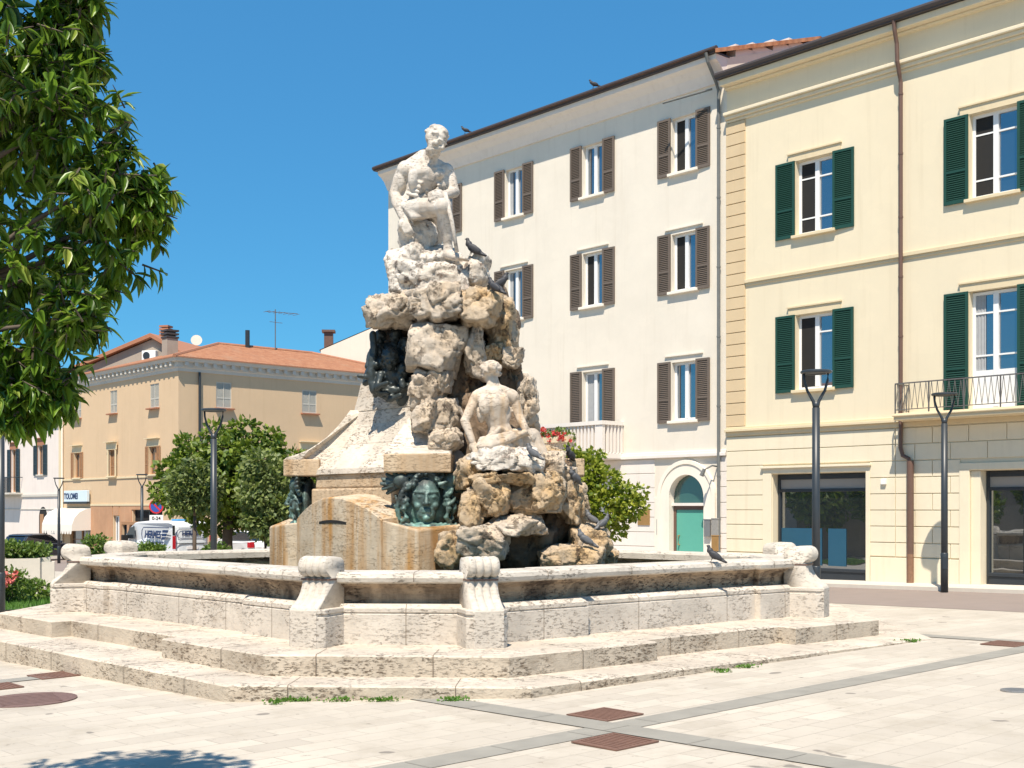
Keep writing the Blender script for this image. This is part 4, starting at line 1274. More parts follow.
o = MB(); n = 26
for i in range(n): o.box(-.0, .66, -.05, .02, 4.405 + i * .3335 + .012, 4.405 + (i + 1) * .3335 - .012)
bpart(o, "quoin", "quoin", rb, bevel=.006, seg=1)
window(rb, 2.36, 3.52, 9.50, 11.50, shut="green_shut", louv=38, bars=(.22, .76), lintel=("trim_r", .20, .07), sill="trim_r", sw=.62)
wn = window(rb, 2.36, 3.52, 5.30, 7.32, shut="green_shut", louv=38, bars=(.22, .76), lintel=("trim_r", .20, .07), sill="trim_r", sw=.62)
o = MB(); o.quad((.08, -.0, .08), (.52, -.0, .08), (.52, -.0, 1.94), (.08, -.0, 1.94)); bpart(o, "dark_sash_sheet", "dark", wn, fix=False)  # black sheet standing in for the shaded room behind this sash
window(rb, 7.34, 8.52, 9.55, 11.58, shut="green_shut", louv=38, bars=(.22, .76), lintel=("trim_r", .20, .07), sill="trim_r", sw=.62)
wn = window(rb, 7.34, 8.52, 4.46, 7.30, shut="green_shut", louv=52, bars=(.46, .82), door=.95, lintel=("trim_r", .20, .07), sill=False, sw=.62)
wn.name = "balcony_door"
# balcony
o = MB(); o.box(5.68, 11.6, -.66, .01, 4.27, 4.44); o.box(5.66, 11.62, -.70, .01, 4.36, 4.41)
bal = bpart(o, "balcony", "trim_r", rb, bevel=.015)
o = MB(); yb = -.64
o.box(5.72, 11.55, yb - .018, yb + .018, 5.16, 5.19); o.box(5.72, 11.55, yb - .012, yb + .012, 4.52, 4.54); o.box(5.705, 5.735, yb, 0, 5.16, 5.19); o.box(5.71, 5.73, yb, 0, 4.52, 4.54)
x = 5.72; i = 0
while x < 11.5:
    if i % 6 == 0: o.box(x - .014, x + .014, yb - .014, yb + .014, 4.44, 5.16)
    o.tube([(x, yb, 4.53), (x + .075, yb, 5.165)], .0075, 5); o.tube([(x + .15, yb, 4.53), (x + .075, yb, 5.165)], .0075, 5); x += .15; i += 1
y = yb + .1
while y < -.05: o.tube([(5.72, y, 4.53), (5.72, y, 5.165)], .0075, 5); y += .11
o.tube([(5.75, -.05, 4.5), (6.1, yb, 5.14)], .012, 5)
bpart(o, "railing", "iron", bal)
# shop windows
o = MB(); o.box(1.28, 1.57, -.055, .01, -.4, 3.05); o.box(4.52, 4.64, -.055, .01, -.4, 3.05); o.box(1.28, 4.64, -.055, .01, 3.05, 3.19); o.box(1.24, 4.68, -.12, .01, 3.19, 3.25)
bpart(o, "shop_surround", "right_low", rb, bevel=.01)


def shopfront(x0, x1, z0, z1, depth, base_h, box_z):
    o = MB(); f = .07; y0, y1 = depth - .09, depth
    o.box(x0, x0 + f, y0, y1, z0, z1); o.box(x1 - f, x1, y0, y1, z0, z1); o.box(x0 + f, x1 - f, y0, y1, z1 - .14, z1); o.box(x0 + f, x1 - f, y0, y1, box_z - .08, box_z); o.box(x0 + f, x1 - f, y0 - .03, y1, z0, z0 + base_h - .08); o.box(x0 + f, x1 - f, y0 - .06, y1, z0 + base_h - .08, z0 + base_h)
    s_ = bpart(o, "shop_window", "darkmetal", rb, bevel=.006, seg=1)
    o = MB(); o.quad((x0 + f, y1 - .03, z0 + base_h), (x1 - f, y1 - .03, z0 + base_h), (x1 - f, y1 - .03, box_z - .08), (x0 + f, y1 - .03, box_z - .08)); bpart(o, "pane", "shopglass", s_, fix=False)
    o = MB(); o.box(x0 + f, x1 - f, y1 - .05, y1, box_z, z1 - .14); bpart(o, "roller_box", "grille", s_)
    return s_


s1 = shopfront(1.61, 4.48, .10, 3.02, .30, .38, 2.62)
s2 = shopfront(7.62, 10.4, .12, 2.99, .37, .42, 2.60)
o = MB(); o.box(7.36, 7.60, .02, .36, .12, 2.99); bpart(o, "reveal_panel", "right_low", rb)
o = MB(); o.box(7.09, 7.35, -.055, .01, -.4, 3.05); o.box(7.09, 10.9, -.055, .01, 3.02, 3.19); o.box(10.62, 10.9, -.055, .01, -.4, 3.02); bpart(o, "shop_surround", "right_low", rb, bevel=.01)
# blue banner low in the first shop window
o = MB(); o.box(1.70, 3.0, .252, .262, .55, 1.55); o.box(3.2, 3.75, .252, .262, .55, 1.55)
bn = bpart(o, "blue_film", "banner", s1)
# downpipes
o = MB(); o.tube([(5.56, -.44, 14.30), (5.56, -.40, 14.05), (5.56, -.30, 13.75), (5.56, -.27, 13.3), (5.56, -.17, 13.0), (5.56, -.11, 12.8), (5.56, -.11, 4.05), (5.56, -.12, 3.62), (5.62, -.12, 3.42), (5.78, -.12, 3.34), (5.83, -.12, 3.2)], .052, 10)
o.tube([(5.83, -.12, 3.28), (5.83, -.12, .95)], .085, 12)
for z in (12.5, 11, 9.4, 7.9, 6.4, 5): o.tube([(5.56, -.11, z), (5.56, -.11, z + .05)], .062, 10)
pp = bpart(o, "downpipe", "brownpipe", rb, smooth=False)
o = MB(); o.tube([(5.83, -.12, .95), (5.83, -.12, -.2)], .083, 12); bpart(o, "cast_foot", "rust", pp)
o = MB(); o.box(4.98, 5.12, -.10, -.02, 2.70, 2.84); bpart(o, "alarm_box", "white", rb, bevel=.01)
o = MB(); o.tube([(4.5, 3.2, 15.3), (4.5, 3.2, 16.0)], .03, 6); o.box(4.2, 4.6, 1.9, 2.3, 14.8, 15.35); bpart(o, "chimney", "trim_r", rb)

# ---- middle building
MW = 16.35
mb_ = empty("cream_building", fw(-MW, -.03, 0), FRZ, "tall cream building with grey-brown shutters and an arched green door behind the monument", "building")


def X(s): return s + MW


mh_ = []
for (a, b_) in ((-2.08, -1.14), (-5.82, -4.92), (-9.56, -8.66), (-13.3, -12.4)):
    mh_ += [(X(a), X(b_), 12.08, 13.72), (X(a), X(b_), 8.55, 10.26)]
mh_ += [(X(-2.08), X(-1.14), 4.70, 6.44), (X(-5.82), X(-4.92), 3.80, 6.46), (X(-9.56), X(-8.66), 3.80, 6.46), (X(-13.3), X(-12.4), 4.7, 6.44)]
dh = (X(-2.18), X(-.82), -.3, 3.12)
o = MB(); wall_holes(o, 0, MW - .012, -.8, 15.0, mh_ + [dh], 0, .24)
o.quad((0, 0, -.8), (0, 9, -.8), (0, 9, 15), (0, 0, 15)); o.quad((0, 9, -.8), (MW, 9, -.8), (MW, 9, 15), (0, 9, 15))
o.add([(MW - .012, 0, -.8), (MW - .012, 9, -.8), (MW - .012, 9, 15.0), (MW - .012, 4.5, 16.5), (MW - .012, 0, 15.0)], [(0, 1, 2, 3, 4)])
bpart(o, "wall", "mid", mb_)
o = MB(); course_blocks(o, .01, MW - .02, [.5, .93, 1.37, 1.82, 2.26, 2.71, 3.15, 3.58], [(X(-2.75), X(-.27), -1, 3.5)], None, -.025, .02); o.box(.01, X(-2.75), -.05, .02, -.8, .49)
bpart(o, "rusticated_base", "mid_low", mb_, bevel=.005, seg=1)
o = MB(); o.box(0, MW - .02, -.11, .02, 3.60, 3.70); o.box(0, MW - .02, -.06, .02, 3.70, 3.78); bpart(o, "ledge", "mid_low", mb_, bevel=.01)
o = MB()
cv = [(.02, 14.34), (-.06, 14.34), (-.10, 14.44), (-.20, 14.62), (-.36, 14.78), (-.50, 14.86), (-.50, 14.90), (-.50, 15.0), (.02, 15.0)]
o.prism(cv, lambda y, z, k: (0 if k == 0 else MW - .02, y, z)); bpart(o, "coved_cornice", "mid_low", mb_)
o = MB(); o.box(-.15, MW, -.60, .1, 15.005, 15.05); o.tube([(-.2, -.56, 15.12), (MW + .05, -.56, 15.12)], .08, 10); bpart(o, "gutter", "gutter", mb_)
o = MB(); o.add([(-.15, -.68, 15.07), (MW + .1, -.68, 15.07), (MW + .1, 4.5, 16.75), (-.15, 4.5, 16.75), (MW + .1, 9.5, 15.0), (-.15, 9.5, 15.0)], [(0, 1, 2, 3), (3, 2, 4, 5)])
o.add([(MW + .1, -.68, 14.95), (MW + .1, 4.5, 16.63), (MW + .1, 4.5, 16.75), (MW + .1, -.68, 15.07)], [(0, 1, 2, 3)])
bpart(o, "roof", "roof", mb_)
o = MB()
for (y0, h0) in ((.4, 15.25), (1.2, 15.5), (2.2, 15.85), (3.0, 16.1)): o.box(MW - .35, MW - .02, y0, y0 + 1.0, 14.9, h0 + .25)
bpart(o, "parapet", "white_house", mb_)
for (a, b_) in ((-2.08, -1.14), (-5.82, -4.92), (-9.56, -8.66), (-13.3, -12.4)):
    window(mb_, X(a), X(b_), 12.08, 13.72, sw=.50, louv=30); window(mb_, X(a), X(b_), 8.55, 10.26, sw=.50, louv=30)
    for z_ in (10.40, 6.62):
        o = MB(); o.box(X(a) - .25, X(b_) + .25, -.05, .01, z_, z_ + .04); bpart(o, "hood_mould", "mid", mb_)
for a, b_, z in ((-2.08, -1.14, 4.70), (-13.3, -12.4, 4.7)): window(mb_, X(a), X(b_), z, 6.44, sw=.50, louv=30)
for a, b_ in ((-5.82, -4.92), (-9.56, -8.66)): window(mb_, X(a), X(b_), 3.82, 6.46, sw=.50, louv=46, sill=False).name = "balcony_door"
# arched entrance
cx, zc = X(-1.5), 2.42
o = MB(); ri, ro = .66, 1.16; N = 28


def arch_band(o, ri, ro, y0, y1, zb):
    vi = [(cx - ri, zb)] + [(cx - ri * math.cos(math.pi * i / N), zc + ri * math.sin(math.pi * i / N)) for i in range(N + 1)] + [(cx + ri, zb)]
    vo = [(cx - ro, zb)] + [(cx - ro * math.cos(math.pi * i / N), zc + ro * math.sin(math.pi * i / N)) for i in range(N + 1)] + [(cx + ro, zb)]
    n = len(vi)
    vs_ = [(x, y0, z) for x, z in vi] + [(x, y0, z) for x, z in vo] + [(x, y1, z) for x, z in vi] + [(x, y1, z) for x, z in vo]
    fs = []
    for i in range(n - 1):
        fs += [(i, i + 1, n + i + 1, n + i), (n + i, n + i + 1, 3 * n + i + 1, 3 * n + i), (i, i + 1, 2 * n + i + 1, 2 * n + i), (2 * n + i, 2 * n + i + 1, 3 * n + i + 1, 3 * n + i)]
    o.add(vs_, fs)


arch_band(o, .66, .98, -.055, .20, -.3); arch_band(o, .975, 1.10, -.085, .01, -.3)
o.box(cx - 1.24, cx - 1.11, -.04, .01, -.3, zc); o.box(cx + 1.11, cx + 1.22, -.04, .01, -.3, zc)
bpart(o, "arch_surround", "surround", mb_, bevel=.008)
o = MB(); o.box(cx - .655, cx - .56, .17, .24, -.2, 2.16); o.box(cx - .56, cx + .655, .17, .24, 2.05, 2.16); dr = bpart(o, "entrance_door", "brownpipe", mb_)
o = MB(); o.box(cx - .555, cx + .64, .19, .23, -.1, 2.045); bpart(o, "door_leaf", "doorgreen", dr)
o = MB(); o.tube([(cx - .44, .19, 1.0), (cx - .44, .12, 1.0), (cx - .44, .12, 1.28), (cx - .44, .19, 1.28)], .018, 8); bpart(o, "handle", "brass", dr)
o = MB(); o.box(cx - .70, cx + .68, .09, .24, 2.165, 2.25); bpart(o, "transom", "mid_low", dr)
o = MB(); ps = [(cx - .65 * math.cos(math.pi * i / N), zc + .65 * math.sin(math.pi * i / N)) for i in range(N + 1)] + [(cx + .65, 2.25), (cx - .65, 2.25)]
o.prism(ps, lambda a, c, k: (a, .20 if k == 0 else .22, c)); bpart(o, "fanlight", "doorglass", dr)
o = MB(); o.box(X(-3.41), X(-2.93), -.05, -.02, 1.58, 2.07); bpart(o, "plaque", "brass", mb_)
o = MB(); o.box(X(-2.62), X(-2.50), -.06, -.02, 1.33, 1.72); ic = bpart(o, "intercom", "darkmetal", mb_); o = MB(); o.box(X(-2.65), X(-2.47), -.045, -.02, 1.29, 1.76); bpart(o, "intercom_plate", "greymetal", ic)
for (x0, x1, z0, z1, mt) in ((-.74, -.52, 1.27, 1.75, "greymetal"), (-.46, -.22, 1.30, 1.78, "plastic"), (-.46, -.22, .86, 1.29, "brass")):
    o = MB(); o.box(X(x0), X(x1), -.16, -.03, z0, z1); o.box(X(x0) - .01, X(x1) + .01, -.17, -.03, z1, z1 + .03); bpart(o, "meter_box", mt, mb_, bevel=.01)
o = MB(); o.box(X(-.62), X(-.54), -.05, -.02, 2.03, 2.11); bpart(o, "house_number", "white", mb_)
o = MB(); o.tube([(X(-.36), -.03, 3.30), (X(-.36), -.25, 3.32), (X(-.5), -.42, 3.2)], .025, 8); o.tube([(X(-.5), -.42, 3.22), (X(-.58), -.46, 3.02)], [.05, .065], 10); bpart(o, "security_camera", "greypipe", mb_)
o = MB(); o.tube([(X(-.25), -.66, 15.05), (X(-.25), -.58, 14.8), (X(-.27), -.2, 14.35), (X(-.25), -.09, 14.1), (X(-.25), -.09, .0)], .05, 10); o.tube([(X(-1.9), -.62, 14.02), (X(-.4), -.2, 14.15)], .03, 6)
for z in (13, 11, 9, 7, 5, 3): o.tube([(X(-.25), -.09, z), (X(-.25), -.09, z + .05)], .06, 8)
bpart(o, "downpipe", "greypipe", mb_)
# balcony of pale slabs
o = MB(); bx0, bx1, by = X(-9.6), X(-4.05), -.88
o.box(bx0, bx1, by - .04, .0, 3.62, 3.80)
bl = bpart(o, "balcony", "mid_low", mb_, bevel=.015)
o = MB(); o.box(bx0 - .03, bx1 + .03, by - .09, by + .09, 4.66, 4.78); o.box(bx1 - .10, bx1 + .035, by + .09, -.0, 4.66, 4.778)
x = bx0 + .1
while x < bx1 - .35: o.box(x, x + .075, by - .045, by + .045, 3.80, 4.66); x += .155
o.box(bx1 - .30, bx1 + .0, by - .06, by + .06, 3.80, 4.66)
y = by + .16
while y < -.08: o.box(bx1 - .075, bx1 + .005, y, y + .07, 3.80, 4.66); y += .155
bpart(o, "balustrade", "mid_low", bl)

# ---- orange corner building: local x along its right face, local y along its left face
OC = Vector((-18.0, 66.0, -.6))
ORZ = R(42)
ob = empty("ochre_building", OC, ORZ, "ochre corner building with grey dentil cornice, hipped terracotta roof and brick shop front", "building")
Zo = .6                                                # heights below are above z = 0
OL, OW = 15.75, 17.0


def zz(z): return z + Zo


class Side(MB):
    """shapes given as for a facade (x right, -y out), put on the left face of the corner building"""
    def fix_(s):
        s.v = [(y, -x, z) for x, y, z in s.v]; return s


# left face: facade coordinate x runs from -OL (far) to 0 (corner)
left = empty("left_face_tmp", (0, 0, 0)); bpy.data.objects.remove(left)
LM = Matrix.Rotation(-math.pi / 2, 4, 'Z')


def on_left(o):                                        # turn a part made for the right face on to the left face
    o.matrix_parent_inverse = LM.copy()
    return o


lw2 = [(13.3, .80), (8.2, .96), (2.87, 1.10)]; lw1 = [(13.45, 1.0), (8.22, .9), (3.0, 1.05)]
hl = [(-c - w_ / 2, -c + w_ / 2, zz(7.68), zz(9.02)) for c, w_ in lw2] + [(-c - w_ / 2, -c + w_ / 2, zz(3.98), zz(5.52)) for c, w_ in lw1]
hl += [(-14.6, -11.5, 0, zz(.9)), (-8.2, -7.4, 0, zz(1.65)), (-5.6, -1.9, 0, zz(2.0)), (-7.05, -6.3, zz(.2), zz(1.2))]
o = Side(); wall_holes(o, -OL, 0, 0, zz(9.65), hl, 0, .25); o.fix_()
hr = [(2.25, 3.20, zz(7.64), zz(9.08)), (7.78, 8.78, zz(7.64), zz(9.0)), (12.9, 13.8, zz(7.64), zz(9.0)), (7.85, 8.9, zz(3.98), zz(5.5)), (2.25, 3.2, zz(3.98), zz(5.5)), (4.6, 6.6, 0, zz(1.6))]
wall_holes(o, 0, OW, 0, zz(9.65), hr, 0, .25)
o.quad((0, OL, 0), (OW, OL, 0), (OW, OL, zz(9.65)), (0, OL, zz(9.65))); o.quad((OW, 0, 0), (OW, OL, 0), (OW, OL, zz(9.65)), (OW, 0, zz(9.65)))
bpart(o, "wall", "orange", ob)
o = Side()
for a, b_ in ((-11.4, -8.3), (-8.2, -7.4), (-7.3, -7.05), (-6.3, -5.7)): o.box(a, b_, -.04, .01, 0 if (a, b_) != (-8.2, -7.4) else zz(1.66), zz(2.22))
o.box(-7.05, -6.3, -.04, .01, zz(1.21), zz(2.22)); o.box(-7.05, -6.3, -.04, .01, 0, zz(.19)); o.box(-5.7, -1.8, -.04, .01, zz(2.01), zz(2.22)); o.fix_()
bpart(o, "brick_front", "brick", ob)
o = Side(); o.box(-OL, -.0, -.05, .01, zz(3.82), zz(3.92)); o.box(-11.4, 0, -.06, .01, zz(2.23), zz(2.34)); o.fix_(); o.box(0, OW, -.05, .01, zz(3.82), zz(3.92)); bpart(o, "string_course", "trim_r", ob)
o = MB()
pth = [Vector((0, 0)), Vector((OW, 0)), Vector((OW, OL)), Vector((0, OL))]
cs = sweep(pth, [(.0, zz(9.50)), (.06, zz(9.50)), (.08, zz(9.66)), (.14, zz(9.72)), (.14, zz(9.98)), (.33, zz(10.02)), (.36, zz(10.12)), (.40, zz(10.22)), (.0, zz(10.22))])
cor = bpart(cs, "cornice", "cornice_grey", ob)
o = MB(); o.box(-.1, .1, -.18, 0, 0, .215); dme = o.mesh("dentil")
for k in range(30):
    link("dentil", dme, M["cornice_grey"], cor, (.35 + k * .56, -.13, zz(9.79)))
for k in range(28):
    link("dentil", dme, M["cornice_grey"], cor, (-.13, .35 + k * .56, zz(9.79)), (0, 0, -math.pi / 2))
e = .46
ridge_in = 5.2
rz_, ez_ = zz(11.95), zz(10.26)
P_ = [(-e, -e, ez_), (OW + e, -e, ez_), (OW + e, OL + e, ez_), (-e, OL + e, ez_), (ridge_in, ridge_in, rz_), (OW - ridge_in, ridge_in, rz_), (OW - ridge_in, OL - ridge_in, rz_), (ridge_in, OL - ridge_in, rz_)]
o = MB(); o.add(P_, [(0, 1, 5, 4), (1, 2, 6, 5), (2, 3, 7, 6), (3, 0, 4, 7), (4, 5, 6, 7)])
rf = bpart(o, "roof", "roof", ob)
o = MB(); o.add([(x, y, z - .06) for x, y, z in P_[:4]] + [(x, y, z) for x, y, z in P_[:4]], [(0, 1, 5, 4), (1, 2, 6, 5), (2, 3, 7, 6), (3, 0, 4, 7), (0, 1, 2, 3)]); bpart(o, "roof_edge", "tile_eave", rf)
o = MB(); o.tube([P_[4], P_[0]], .11, 6); o.tube([P_[4], P_[5]], .11, 6); o.tube([P_[5], P_[1]], .11, 6); bpart(o, "ridge_tiles", "tile_eave", rf)
o = MB(); o.box(2.9, 3.6, 7.2, 7.9, zz(11.0), zz(12.3)); ch = bpart(o, "chimney", "grey_wall", rf)
o = MB()
for k in range(3): o.box(2.85, 3.65, 7.15, 7.95, zz(12.32 + k * .2), zz(12.43 + k * .2))
o.box(3.0, 3.5, 7.3, 7.8, zz(12.3), zz(12.8)); bpart(o, "chimney_pot", "gutter", ch)
o = MB(); o.tube([(7.0, 4.9, zz(9.95)), (7.0, 4.9, zz(12.9))], .14, 8); bpart(o, "vent_pipe", "darkmetal", rf)
o = MB(); o.tube([(9.0, 5, zz(11.7)), (9.0, 5, zz(14.4))], .03, 6); o.tube([(8.3, 5, zz(14.2)), (10.6, 5, zz(14.3))], .02, 5)
for k in range(7): o.tube([(8.4 + k * .35, 4.6, zz(14.22)), (8.4 + k * .35, 5.4, zz(14.22))], .012, 4)
o.tube([(8.6, 5, zz(13.6)), (9.5, 5, zz(13.6))], .015, 5); bpart(o, "antenna", "iron", rf)
o = MB()
for k in range(8):
    a = k * math.pi / 4
o.lathe([(.0, 0), (.25, .03), (.42, .12)], 14); dsh = o.obj("satellite_dish", M["concrete"], rf, (4.3, 6.2, zz(12.15)), (R(75), 0, R(-30))); dsh.scale = (.8, .8, .8)
for i_, (c, w_) in enumerate(lw2): on_left(window(ob, -c - w_ / 2, -c + w_ / 2, zz(7.68), zz(9.02), shut="pale_shut", closed=True, louv=22, sill="tile_eave"))
for i_, (c, w_) in enumerate(lw1):
    on_left(window(ob, -c - w_ / 2, -c + w_ / 2, zz(3.98), zz(5.52), fr="wood_shut", shut="wood_shut", closed=(i_ == 1), louv=22, sill="trim_r", lintel=("trim_r", .42, .22), sw=.36, curtain=(i_ != 1)))
on_left(window(ob, -8.2, -7.4, 0, zz(1.64), fr="white", shut=None, sill=False, curtain=True)).name = "shop_door"
on_left(window(ob, -7.05, -6.3, zz(.2), zz(1.2), fr="darkmetal", shut=None, sill=False, curtain=True)).name = "display_window"
on_left(window(ob, -14.6, -11.5, 0, zz(.9), fr="wood_shut", shut=None, sill=False, bars=(.5,))).name = "shop_window"
on_left(window(ob, -5.6, -1.9, 0, zz(2.0), fr="darkmetal", shut=None, sill=False, gl="dark")).name = "shop_window"
for a, b_, c, d in ((2.25, 3.20, 7.64, 9.08), (7.78, 8.78, 7.64, 9.0), (12.9, 13.8, 7.64, 9.0)): window(ob, a, b_, zz(c), zz(d), shut="pale_shut", closed=True, louv=22, sill="tile_eave")
for a, b_ in ((7.85, 8.9), (2.25, 3.2)): window(ob, a, b_, zz(3.98), zz(5.5), fr="wood_shut", shut="wood_shut", louv=22, sill="trim_r", lintel=("trim_r", .42, .22), sw=.40)
window(ob, 4.6, 6.6, 0, zz(1.6), fr="wood_shut", shut=None, sill=False, gl="dark").name = "entrance"
o = MB(); o.box(3.9, 7.2, -1.4, 0, zz(1.9), zz(2.0)); bpart(o, "canopy", "wood_shut", ob)
o = MB(); o.tube([(1.2, -.1, zz(9.5)), (1.2, -.1, 0)], .07, 8); bpart(o, "downpipe", "darkmetal", ob)
o = Side(); o.box(-5.9, -1.7, -.55, 0, zz(1.15), zz(1.32)); o.fix_(); bpart(o, "timber_canopy", "wood_shut", ob)
o = MB(); o.tube([(-.08, OL - .1, zz(9.5)), (-.08, OL - .1, 0)], .06, 8); bpart(o, "corner_pipe", "surround", ob)


def ol(x, out, z): return OC + Matrix.Rotation(ORZ, 3, 'Z') @ Vector((-out, -x, z))   # point on the left face frame (world)


# awning and shop sign
aw = empty("shop_awning", ol(-13.7, 0, 0), ORZ - math.pi / 2, "cream fabric awning over the shop at the far left corner of the ochre building", "awning")
o = MB(); pr_ = [(0, zz(2.10)), (-.35, zz(2.04)), (-.75, zz(1.85)), (-1.05, zz(1.52)), (-1.2, zz(1.1)), (-1.22, zz(.72))]
N = 12; xs = [-2.35 + 4.7 * i / N for i in range(N + 1)]
o.add([(x, y, z) for x in xs for y, z in pr_], [(i * 6 + j, i * 6 + j + 1, (i + 1) * 6 + j + 1, (i + 1) * 6 + j) for i in range(N) for j in range(5)])
for sx in (0, N): o.add([(xs[sx], y, z) for y, z in pr_] + [(xs[sx], 0, zz(.75))], [tuple(range(7))])
bpart(o, "cloth", "awning", aw)
o = MB()
for i in range(N):
    o.add([(xs[i], -1.225, zz(.72)), (xs[i + 1], -1.225, zz(.72)), (xs[i + 1] - .06, -1.225, zz(.55)), ((xs[i] + xs[i + 1]) / 2, -1.225, zz(.50)), (xs[i] + .06, -1.225, zz(.55))], [(0, 1, 2, 3, 4)])
bpart(o, "valance", "awning", aw)
sg = empty("shop_sign", ol(-13.15, .2, zz(2.5)), ORZ - math.pi / 2, "pale blue shop sign board with navy capitals above the cream awning", "sign")
o = MB(); o.box(-1.75, 1.75, -.08, .1, -.02, .68); bpart(o, "board", "signblue", sg, bevel=.02)
o = MB(); o.box(-1.8, 1.8, -.10, .1, -.14, -.025); bpart(o, "bottom_rail", "darkmetal", sg)
me = text_mesh("TOLOMEI", .50, .008, .012); link("lettering", me, M["navy"], sg, (-.62, -.09, .32), (R(90), 0, 0))

# ---- white house at far left
wh = empty("white_house", ol(-OL - .05, .0, 0), ORZ - math.pi / 2, "whitish house with dark shutters, iron balcony and arched doorway at far left", "building")
HW = 14.0
hh = [(-4.1, -3.1, zz(4.3), zz(6.2)), (-8.9, -7.9, zz(3.2), zz(6.1)), (-3.9, -2.5, 0, zz(1.55))]
o = MB(); wall_holes(o, -HW, 0, 0, zz(9.95), hh, 0, .3); o.quad((-HW, 8, 0), (0, 8, 0), (0, 8, zz(9.95)), (-HW, 8, zz(9.95))); o.quad((-HW, 0, 0), (-HW, 8, 0), (-HW, 8, zz(9.95)), (-HW, 0, zz(9.95)))
bpart(o, "wall", "white_house", wh)
o = MB(); o.box(-HW, -.5, -.10, .01, zz(7.3), zz(7.48)); o.box(-HW, -.5, -.08, .01, zz(2.85), zz(3.0)); o.box(-HW, -.5, -.04, .01, zz(2.0), zz(2.05)); bpart(o, "string_course", "cornice_grey", wh)
o = MB(); o.box(-.48, -.02, -.06, .01, 0, zz(9.9)); bpart(o, "corner_pilaster", "trim_r", wh)
o = MB(); o.box(-HW, 0, -.5, .1, zz(9.95), zz(10.1)); bpart(o, "eave", "cornice_grey", wh)
o = MB(); o.add([(-HW, -.6, zz(10.1)), (0, -.6, zz(10.1)), (0, 4, zz(10.6)), (-HW, 4, zz(10.6)), (0, 8, zz(10.1)), (-HW, 8, zz(10.1))], [(0, 1, 2, 3), (3, 2, 4, 5)]); bpart(o, "roof", "roof", wh)
window(wh, -4.1, -3.1, zz(4.3), zz(6.2), fr="wood_shut", shut="dark_shut", louv=24, lintel=("tile_eave", .45, .15), sw=.62, sill="cornice_grey")
window(wh, -8.9, -7.9, zz(3.2), zz(6.1), fr="wood_shut", shut="dark_shut", louv=30, lintel=("tile_eave", .45, .15), sw=.62, sill=False).name = "balcony_door"
o = MB(); o.box(-10.2, -6.8, -.9, 0, zz(3.02), zz(3.14)); bl = bpart(o, "balcony", "cornice_grey", wh)
o = MB(); o.box(-10.15, -6.85, -.87, -.83, zz(4.15), zz(4.2)); i = -10.15
while i < -6.84: o.box(i - .015, i + .015, -.865, -.835, zz(3.14), zz(4.15)); i += .14
o.box(-10.17, -10.13, -.85, 0, zz(4.15), zz(4.2)); o.box(-6.87, -6.83, -.85, 0, zz(4.15), zz(4.2)); bpart(o, "railing", "darkmetal", bl)
cx, zc = -3.2, zz(1.5)
o = MB(); N = 16; ps = [(cx - .68, 0)] + [(cx - .68 * math.cos(math.pi * i / N), zc + .68 * math.sin(math.pi * i / N)) for i in range(N + 1)] + [(cx + .68, 0)]
o.prism(ps, lambda a, c, k: (a, -.012 if k == 0 else .2, c)); dr = bpart(o, "arched_door", "dark", wh)
o = MB(); o.box(cx - .5, cx + .1, -.03, -.014, 0, zc + .2); bpart(o, "door_leaf", "wood_shut", dr)
o = MB(); o.box(-1.75, -1.2, -.06, 0, zz(.55), zz(.8)); bpart(o, "letter_box", "darkmetal", wh)

# ---- grey gabled house and cream gable beyond the roofs
gh = empty("grey_gabled_house", (-27.2, 92, -.6), R(-14), "grey rendered gable with a white air conditioner seen above the ochre building's roof", "building")
o = MB(); o.add([(-6.5, 0, 0), (5.2, 0, 0), (5.2, 0, 12.6), (.2, 0, 15.4), (-6.5, 0, 13.1), (-6.5, 9, 0), (5.2, 9, 0), (5.2, 9, 12.6), (.2, 9, 15.4), (-6.5, 9, 13.1)], [(0, 1, 2, 3, 4), (5, 6, 7, 8, 9), (0, 4, 9, 5), (1, 6, 7, 2)])
bpart(o, "wall", "grey_wall", gh)
o = MB(); o.add([(5.7, -.4, 12.45), (.2, -.4, 15.5), (-7, -.4, 13.05), (5.7, 9, 12.45), (.2, 9, 15.5), (-7, 9, 13.05), (5.7, -.4, 12.7), (.2, -.4, 15.8), (-7, -.4, 13.3), (5.7, 9, 12.7), (.2, 9, 15.8), (-7, 9, 13.3)], [(0, 1, 7, 6), (1, 2, 8, 7), (6, 7, 10, 9), (7, 8, 11, 10), (0, 1, 4, 3), (1, 2, 5, 4)])
bpart(o, "roof", "tile_eave", gh)
ac = empty("air_conditioner", (0, 0, 0)); bpy.data.objects.remove(ac)
o = MB(); o.box(-.5, .65, -.4, 0, 13.75, 14.5); acb = bpart(o, "air_conditioner", "white", gh, bevel=.04)
o = MB(); o.lathe([(0, 0), (.28, 0), (.28, .03), (0, .03)], 18); o.obj("fan_grille", M["darkmetal"], acb, (-.1, -.405, 14.12), (R(90), 0, 0))
o = MB(); o.box(-.6, .0, 2.5, 3.1, 14, 16.0); chm = bpart(o, "chimney", "trim_r", gh)
o = MB()
for k in range(4): o.box(-.68, .08, 2.42, 3.18, 16.02 + k * .22, 16.16 + k * .22)
o.box(-.5, -.1, 2.6, 3.0, 16.0, 16.8); bpart(o, "chimney_pot", "tile_eave", chm)
ph = empty("cream_gabled_house", (-9.2, 84, -.4), R(5), "plain cream gable wall rising beyond the right end of the ochre building's roof", "building")
